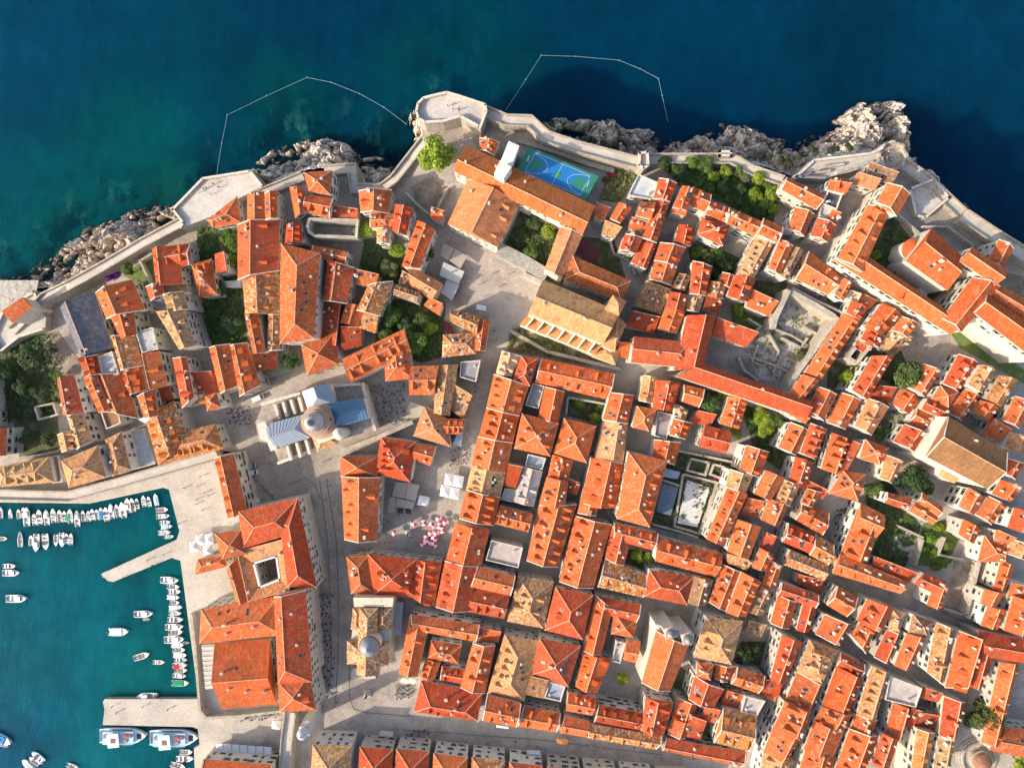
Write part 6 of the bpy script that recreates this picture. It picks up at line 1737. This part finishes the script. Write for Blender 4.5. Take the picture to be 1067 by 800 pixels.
for k, (x, y) in enumerate(((201.5,569),(208,562),(217,561.5),(216,573))):
    canopy([(x-4.5,y-5),(x+4.5,y-6.5),(x+6,y+5),(x-3,y+6.5)], 3.0, 'white peaked tent on the quay, ' + ['nearest the water', 'second from the water', 'against the pyramid roof', 'beside the boathouse'][k], WH, 'tent', 'quay_tent', 'white tents on the quay', 1.4)
for k in range(7):
    x = 228.5 + k*8.4; y = 778.5 + k*.62
    canopy([(x-3.6,y-4.3),(x+3.8,y-4),(x+3.8,y+4.2),(x-3.6,y+4)], 3.0, 'pale square awning over the quay café, ' + (ORD[k] + ' from the water'), (.62, .64, .68), 'awning', 'café_awning'.replace('é', 'e'), 'row of pale café awnings', 0, False)
canopy([(490,264),(497,267),(494,271),(488,268)], 2.8, 'small white kiosk roof on the church square', WH, 'kiosk', 'kiosk_roof') if False else None
canopy([(497,317),(507,319),(506,324),(496,322)], 2.6, 'small white awning at the top of the round steps', WH)
canopy([(419,706),(427,709),(424,712),(416,710)], 2.8, 'cream triangular sunshade on the street, nearer the domed church', (.70, .64, .52), 'sunshade', 'sunshade'); canopy([(427,706),(434,709),(431,713),(425,711)], 2.8, 'cream triangular sunshade on the street, nearer the shaded lane', (.70, .64, .52), 'sunshade', 'sunshade')
canopy([(580,769),(592,770),(592,777),(580,776)], 2.8, 'orange and white stall roof on the main street', (.45, .20, .08), 'stall', 'street_stall', None, .5)
canopy([(549,781),(563,782),(563,786.5),(549,785)], 2.8, 'white awning against the facing row on the main street', WH)
canopy([(517,755),(530,757),(530,759),(517,757.5)], 2.8, 'thin white shop awning on the main street front', WH)
canopy([(396,761),(410,762),(409,767),(395,766)], 2.8, 'beige shop awning beside the clock street corner', (.55,.5,.43))
canopy([(284,750),(293,751),(292,760),(283,759)], 2.8, 'small cream parasol by the palace wall', (.70, .66, .58), 'parasol', 'square_parasol', None, .6, False)
def parasol_proto():
    root = empty('market_parasol', (0, 0, 0)); n = 8; bm = bmesh.new()
    ap = bm.verts.new((0, 0, 3.0)); ring = [bm.verts.new((1.25*math.cos(k*math.pi/4), 1.25*math.sin(k*math.pi/4), 2.35)) for k in range(n)]; lo = [bm.verts.new((v.co.x, v.co.y, 2.15)) for v in ring]
    for k in range(n):
        j = (k+1) % n; bm.faces.new((ring[k], ring[j], ap)).material_index = (k//2) % 2; bm.faces.new((lo[k], lo[j], ring[j], ring[k])).material_index = (k//2) % 2
    bm.faces.new(lo[::-1]); bmesh.ops.recalc_face_normals(bm, faces=bm.faces)
    obj('canopy', bm, [mat_plain('pink_red_canvas', (.55, .045, .11), .9), mat_plain('white_canvas', (.78, .74, .74), .9)], root)
    bm = bmesh.new(); box(bm, (0, 0, 1.1), (.07, .07, 2.4)); box(bm, (0, 0, -.1), (.5, .5, .12)); obj('pole', bm, M['metal'], root); return root
pp = parasol_proto()
near = ['nearest the beige awnings', 'second from the beige awnings', 'above the middle stalls', 'topmost by the orange row', 'just under the topmost one', 'closest to the orange row', 'left of the central pair', 'right of the central pair', 'in the lower left cluster', 'lowest in the left cluster', 'in the lower right cluster', 'lowest of all', 'standing alone near the statue', 'between the lower clusters', 'beside the central pair']
for k, (x, y) in enumerate([(432,543.5),(442,543.5),(450.5,546),(458,539),(458,546.5),(465,543),(450,554),(455.5,554),(444,559.5),(442,565),(453,560),(453,566),(412.5,554),(447,563),(461,551)]):
    o = pp if k == 0 else copy_tree(pp); o.location = gat(x, y, 0); o.rotation_euler = (0, 0, R.uniform(0, 6)); o.scale = (.95,)*3; tag(o, 'red and white striped market parasol ' + near[k], 'parasol', 'striped market parasols')
# café tables and chairs
tb = part_mesh('cafe_table', lambda b: (lathe(b, [(.02, 0), (.28, .02), (.05, .06), (.05, .70), (.48, .71), (.48, .75), (.02, .75)], 12)), [M['metal']])
def chair_bm(b):
    box(b, (0, 0, .45), (.45, .45, .05)); box(b, (0, -.21, .72), (.43, .05, .5))
    for sx in (-1, 1):
        for sy in (-1, 1): box(b, (sx*.19, sy*.19, .22), (.05, .05, .44))
ch = part_mesh('cafe_chair', chair_bm, [M['cloth']])
def cafe(spots, place, colr, nchair=4):
    for x, y in spots:
        p = gat(x, y, .03); o = obj('cafe_table', tb, loc=p); tag(o, f'round café table {place}', 'table', f'café tables {place}')
        a0 = R.uniform(0, 6)
        for k in range(nchair):
            a = a0 + k*6.283/nchair; q = p + Vector((math.cos(a)*.85, math.sin(a)*.85, 0)); c = obj('cafe_chair', ch, loc=q, rot=a+math.pi/2, color=colr); tag(c, f'{"dark red" if colr[0] > .12 else "dark"} café chair {place}', 'chair', f'café chairs {place}')
def grid(x0, y0, nx, ny, dx, dy, sk=0.0, jit=.6): return [(x0+i*dx+j*sk+R.uniform(-jit, jit), y0+j*dy+i*dx*(-.12)+R.uniform(-jit, jit)) for j in range(ny) for i in range(nx)]
cafe(grid(240, 428, 4, 4, 5.4, 4.2, 1.2), 'in the small square left of the cathedral', (.16, .05, .06), 2)
cafe([p for p in grid(384, 404, 6, 7, 6.8, 6.4, .6, 1.6) if not (p[0] < 392 and p[1] > 415)], 'in the shaded square right of the cathedral', (.12, .135, .16), 2)
cafe(grid(472, 470, 4, 3, 5, 6.2, -1), 'at the top of the market square', (.20, .06, .055), 2)
cafe(grid(334, 622, 3, 12, 4.4, 9.3, .2, 1.5), 'along the theatre facade', (.05, .05, .06), 2)
cafe(grid(414, 716, 4, 3, 4.6, 4.4, 0), 'under the cream sunshades', (.10, .09, .08), 2)
cafe(grid(254, 744, 7, 2, 5, 4.6, 1), 'on the sunlit pavement by the palace wall', (.18, .13, .08), 2)
cafe(grid(426, 764, 5, 1, 4.6, 4, 0), 'before the facing row on the main street', (.06, .07, .09), 2)
cafe([(872+i*3.4, 534+j*4.8-i*1.0) for i in range(3) for j in range(4)], 'in the café courtyard', (.04, .03, .03), 2)
cafe([(499+R.uniform(-3, 3), 388+k*6) for k in range(4)], 'on the lane beside the tan block', (.12, .05, .05), 2)
for k, (x, y) in enumerate(((417,532),(425.5,532.5))):
    canopy([(x-2.8,y-2.8),(x+2.8,y-2.5),(x+2.6,y+2.8),(x-2.8,y+2.5)], 2.6, 'dark square parasol below the beige awnings, ' + ['nearer the tan row', 'nearer the white parasol'][k], (.05, .055, .07), 'parasol', 'dark_parasol', None, .6, False)
for k, (x, y) in enumerate(((330,655),(331,672),(331,690),(334,640),(338,702),(338,718))):
    canopy([(x-2.6,y-3.4),(x+2.6,y-3.4),(x+2.6,y+3.4),(x-2.6,y+3.4)], 2.7, 'charcoal parasol along the theatre facade, ' + ORD[[3,2,1,4,0,5][k]] + ' in the line', (.045, .045, .055), 'parasol', 'dark_parasol', 'charcoal parasols along the theatre', .5, False) if k < 3 else None
# statue in the market square and in the domed church square
def statue(px, py, label):
    p = gat(px, py); root = empty('statue', p); tag(root, label, 'statue'); bm = bmesh.new()
    for k in range(3): box(bm, (0, 0, .2+k*.3), (2.6-k*.6, 2.6-k*.6, .3))
    box(bm, (0, 0, 1.7), (.9, .9, 1.7), 0, 0, .9); obj('pedestal', bm, M['coping'], root)
    bm = bmesh.new(); lathe(bm, [(.3, 2.5), (.36, 3.0), (.28, 3.6), (.34, 4.0), (.12, 4.15), (.17, 4.35), (.15, 4.55), (.01, 4.65)], 12); box(bm, (.32, .1, 3.6), (.16, .5, .16), 0, .4); obj('figure', bm, M['dark'], root)
statue(426, 555, 'dark bronze figure on a stepped pedestal in the market square'); statue(383, 722, 'stone column figure in front of the domed church')
def van(px, py, ang, label, long, col, nm):
    p = gat(px, py, .02); root = empty(nm, p, math.radians(ang)); tag(root, label, 'van' if nm == 'delivery_van' else 'cart')
    bm = bmesh.new()
    pr = [(-2.4, .45), (2.35, .45), (2.45, .95), (1.75, 1.15), (1.35, 1.95), (-2.3, 2.0), (-2.45, 1.2)]
    a = [bm.verts.new((x*long, -.88, z)) for x, z in pr]; b = [bm.verts.new((x*long, .88, z)) for x, z in pr]
    bm.faces.new(a); bm.faces.new(b[::-1])
    for i in range(len(pr)): j = (i+1) % len(pr); bm.faces.new((a[j], a[i], b[i], b[j]))
    bmesh.ops.recalc_face_normals(bm, faces=bm.faces); obj('body', bm, M['paint'], root, color=col)
    bm = bmesh.new(); quad(bm, [(1.76*long, -.75, 1.2), (1.76*long, .75, 1.2), (1.40*long, .75, 1.9), (1.40*long, -.75, 1.9)]); bmesh.ops.translate(bm, verts=bm.verts, vec=(.03, 0, .03)); obj('windscreen', bm, M['glass'], root)
    for sx in (-1.5, 1.5):
        for sy in (-.85, .85):
            bm = bmesh.new(); bmesh.ops.create_cone(bm, cap_ends=True, segments=14, radius1=.36, radius2=.36, depth=.24, matrix=Matrix.Translation((sx*long, sy, .36)) @ Matrix.Rotation(math.pi/2, 4, 'X')); obj('wheel', bm, M['dark'], root)
van(263, 492, 8, 'pale delivery van in the shaded square before the cathedral', 1.0, (.55, .6, .62), 'delivery_van'); van(262, 485, 5, 'small blue-grey van beside the pale delivery van', .8, (.22, .32, .38), 'delivery_van'); van(264, 522, 15, 'white van parked against the palace wall', 1.0, (.7, .7, .68), 'delivery_van'); van(270, 415, 25, 'white van on the lane above the cathedral', .9, (.7, .7, .7), 'delivery_van')

# ---------- people ----------
def person_mesh(stride):
    me = bpy.data.meshes.new('body'); bm = bmesh.new(); V = []
    def v(x, y, z): V.append(bm.verts.new((x, y, z))); return len(V)-1
    pel = v(0, 0, .95); ch_ = v(0, .0, 1.35); nk = v(0, 0, 1.5); hd = v(0, .03, 1.66); tp = v(0, .02, 1.76)
    E = [(pel, ch_), (ch_, nk), (nk, hd), (hd, tp)]; rad = {pel: .17, ch_: .19, nk: .065, hd: .105, tp: .08}
    for s in (-1, 1):
        hp, kn, an, toe = v(s*.1, 0, .88), v(s*.11, s*stride*.5+.03, .48), v(s*.11, s*stride*.9-.03, .07), v(s*.12, s*stride*.9+.16, .04)
        sh, el, wr, ha = v(s*.2, 0, 1.40), v(s*.27, -s*stride*.3-.03, 1.12), v(s*.27, -s*stride*.6+.05, .88), v(s*.27, -s*stride*.7+.1, .78)
        E += [(pel, hp), (hp, kn), (kn, an), (an, toe), (ch_, sh), (sh, el), (el, wr), (wr, ha)]
        rad.update({hp: .10, kn: .065, an: .045, toe: .04, sh: .07, el: .05, wr: .036, ha: .04})
    for a, b in E: bm.edges.new((V[a], V[b]))
    bm.to_mesh(me); bm.free(); o = bpy.data.objects.new('tmp', me); COL.objects.link(o); md = o.modifiers.new('s', 'SKIN')
    for i, r in rad.items(): me.skin_vertices[0].data[i].radius = (r, r*.85)
    me.skin_vertices[0].data[pel].use_root = True
    o.modifiers.new('u', 'SUBSURF').levels = 1
    dg = bpy.context.evaluated_depsgraph_get(); m2 = bpy.data.meshes.new_from_object(o.evaluated_get(dg)); bpy.data.objects.remove(o)
    m2.materials.clear(); m2.materials.append(M['cloth'])
    for nm, c in (('skin', (.45, .26, .18)), ('trousers', (.05, .06, .10)), ('hair', (.05, .03, .02))): m2.materials.append(mat_plain('person_'+nm, c, .8))
    for p in m2.polygons:
        z = p.center.z; p.material_index = 3 if z > 1.70 or (z > 1.6 and p.center.y < .0) else 1 if z > 1.48 or (abs(p.center.x) > .23 and z < 1.12) else 2 if z < .92 else 0; p.use_smooth = True
    return m2
PM = [person_mesh(.34), person_mesh(.05)]
def people(spots, place):
    for x, y in spots:
        p = gat(x, y, .05) if place.find('quay') < 0 and place.find('pier') < 0 else at(x, y, 2.0)
        c = R.choice([(.6, .6, .6), (.06, .07, .10), (.45, .06, .05), (.10, .16, .30), (.55, .5, .4), (.02, .02, .02)])
        o = obj('person', PM[R.randrange(2)], loc=p, rot=R.uniform(0, 6.28), color=c); tag(o, f'person walking {place}', 'person', f'people {place}')
people([(210,496),(207,506),(206,520),(205.5,524.5),(214,513),(193,508),(218,516),(212,531),(188,545)], 'on the sunlit harbour quay')
people([(130,601),(155,583),(160,588),(172,577),(118,735),(123,741),(150,735),(176,738)], 'on the harbour piers')
people([(282,482),(290,497),(312,484),(338,481),(345,505),(320,505),(347,540),(350,600),(352,640),(349,690),(352,730),(365,752),(340,520)], 'through the wide shaded street')
people([(430+R.uniform(-30, 22), 545+R.uniform(-22, 20)) for k in range(22)], 'among the market stalls')
people([(450+k*11+R.uniform(-4, 4), 766+k*.9+R.uniform(-6, 6)) for k in range(26)], 'along the main street')
people([(498,297),(512,286),(503,310),(520,299),(530,286),(505,330),(515,345),(497,352),(478,318)], 'across the church square')
people([(960+k*5, 628+k*2.2) for k in range(10)] + [(905,612),(925,618)], 'in the narrow right-hand street')
def walkers(spots, z, place):
    for x, y in spots:
        o = obj('person', PM[R.randrange(2)], loc=at(x, y, z+.02), rot=R.uniform(0, 6.28), color=R.choice([(.6, .6, .6), (.06, .07, .10), (.45, .06, .05), (.10, .16, .30), (.02, .02, .02)])); tag(o, f'person visiting {place}', 'person', f'people {place}')
walkers([(922+R.uniform(-5,7), 163+R.uniform(-5, 6)) for k in range(14)], 23.1, 'the round headland tower')
walkers([(462+R.uniform(-14,22), 113+R.uniform(-5, 5)) for k in range(5)], 25, 'the white rounded bastion')
walkers([(225+R.uniform(-20,22), 196+R.uniform(-6, 9)) for k in range(6)], 18, 'the pale terrace bastion')

# ---------- light, sky, camera ----------
EL, AZ = 27.0, 24.0              # light travels to the right and up in the picture
el, az = math.radians(EL), math.radians(AZ)
to_sun = Vector((-math.cos(az)*math.cos(el), -math.sin(az)*math.cos(el), math.sin(el)))
sd = bpy.data.lights.new('sun', 'SUN'); sd.energy = 3.1; sd.angle = math.radians(.6); sd.color = (1.0, .87, .70)
so = bpy.data.objects.new('sun', sd); COL.objects.link(so); so.rotation_euler = to_sun.to_track_quat('Z', 'Y').to_euler(); so.location = (-150, -60, 120)
w = bpy.data.worlds.new('World'); SC.world = w; w.use_nodes = True; nt = w.node_tree
sk = nt.nodes.new('ShaderNodeTexSky'); sk.sky_type = 'NISHITA'; sk.sun_disc = False; sk.sun_elevation = el; sk.sun_rotation = math.atan2(to_sun.x, to_sun.y)
sk.air_density = 1.0; sk.dust_density = 2.5; sk.ozone_density = .4
bg = nt.nodes['Background']; nt.links.new(sk.outputs[0], bg.inputs[0]); bg.inputs[1].default_value = .15
cd = bpy.data.cameras.new('camera'); cd.lens = 24; cd.sensor_width = 36; cd.clip_end = 8000; cd.clip_start = 1
co = bpy.data.objects.new('camera', cd); COL.objects.link(co); co.location = (0, 0, HC); SC.camera = co
SC.view_settings.view_transform = 'Standard'; SC.view_settings.look = 'None'; SC.view_settings.gamma = 1; SC.view_settings.exposure = 1.02; SC.view_settings.use_curve_mapping = False
print('windows', NWIN[0], 'objects', len(bpy.data.objects))
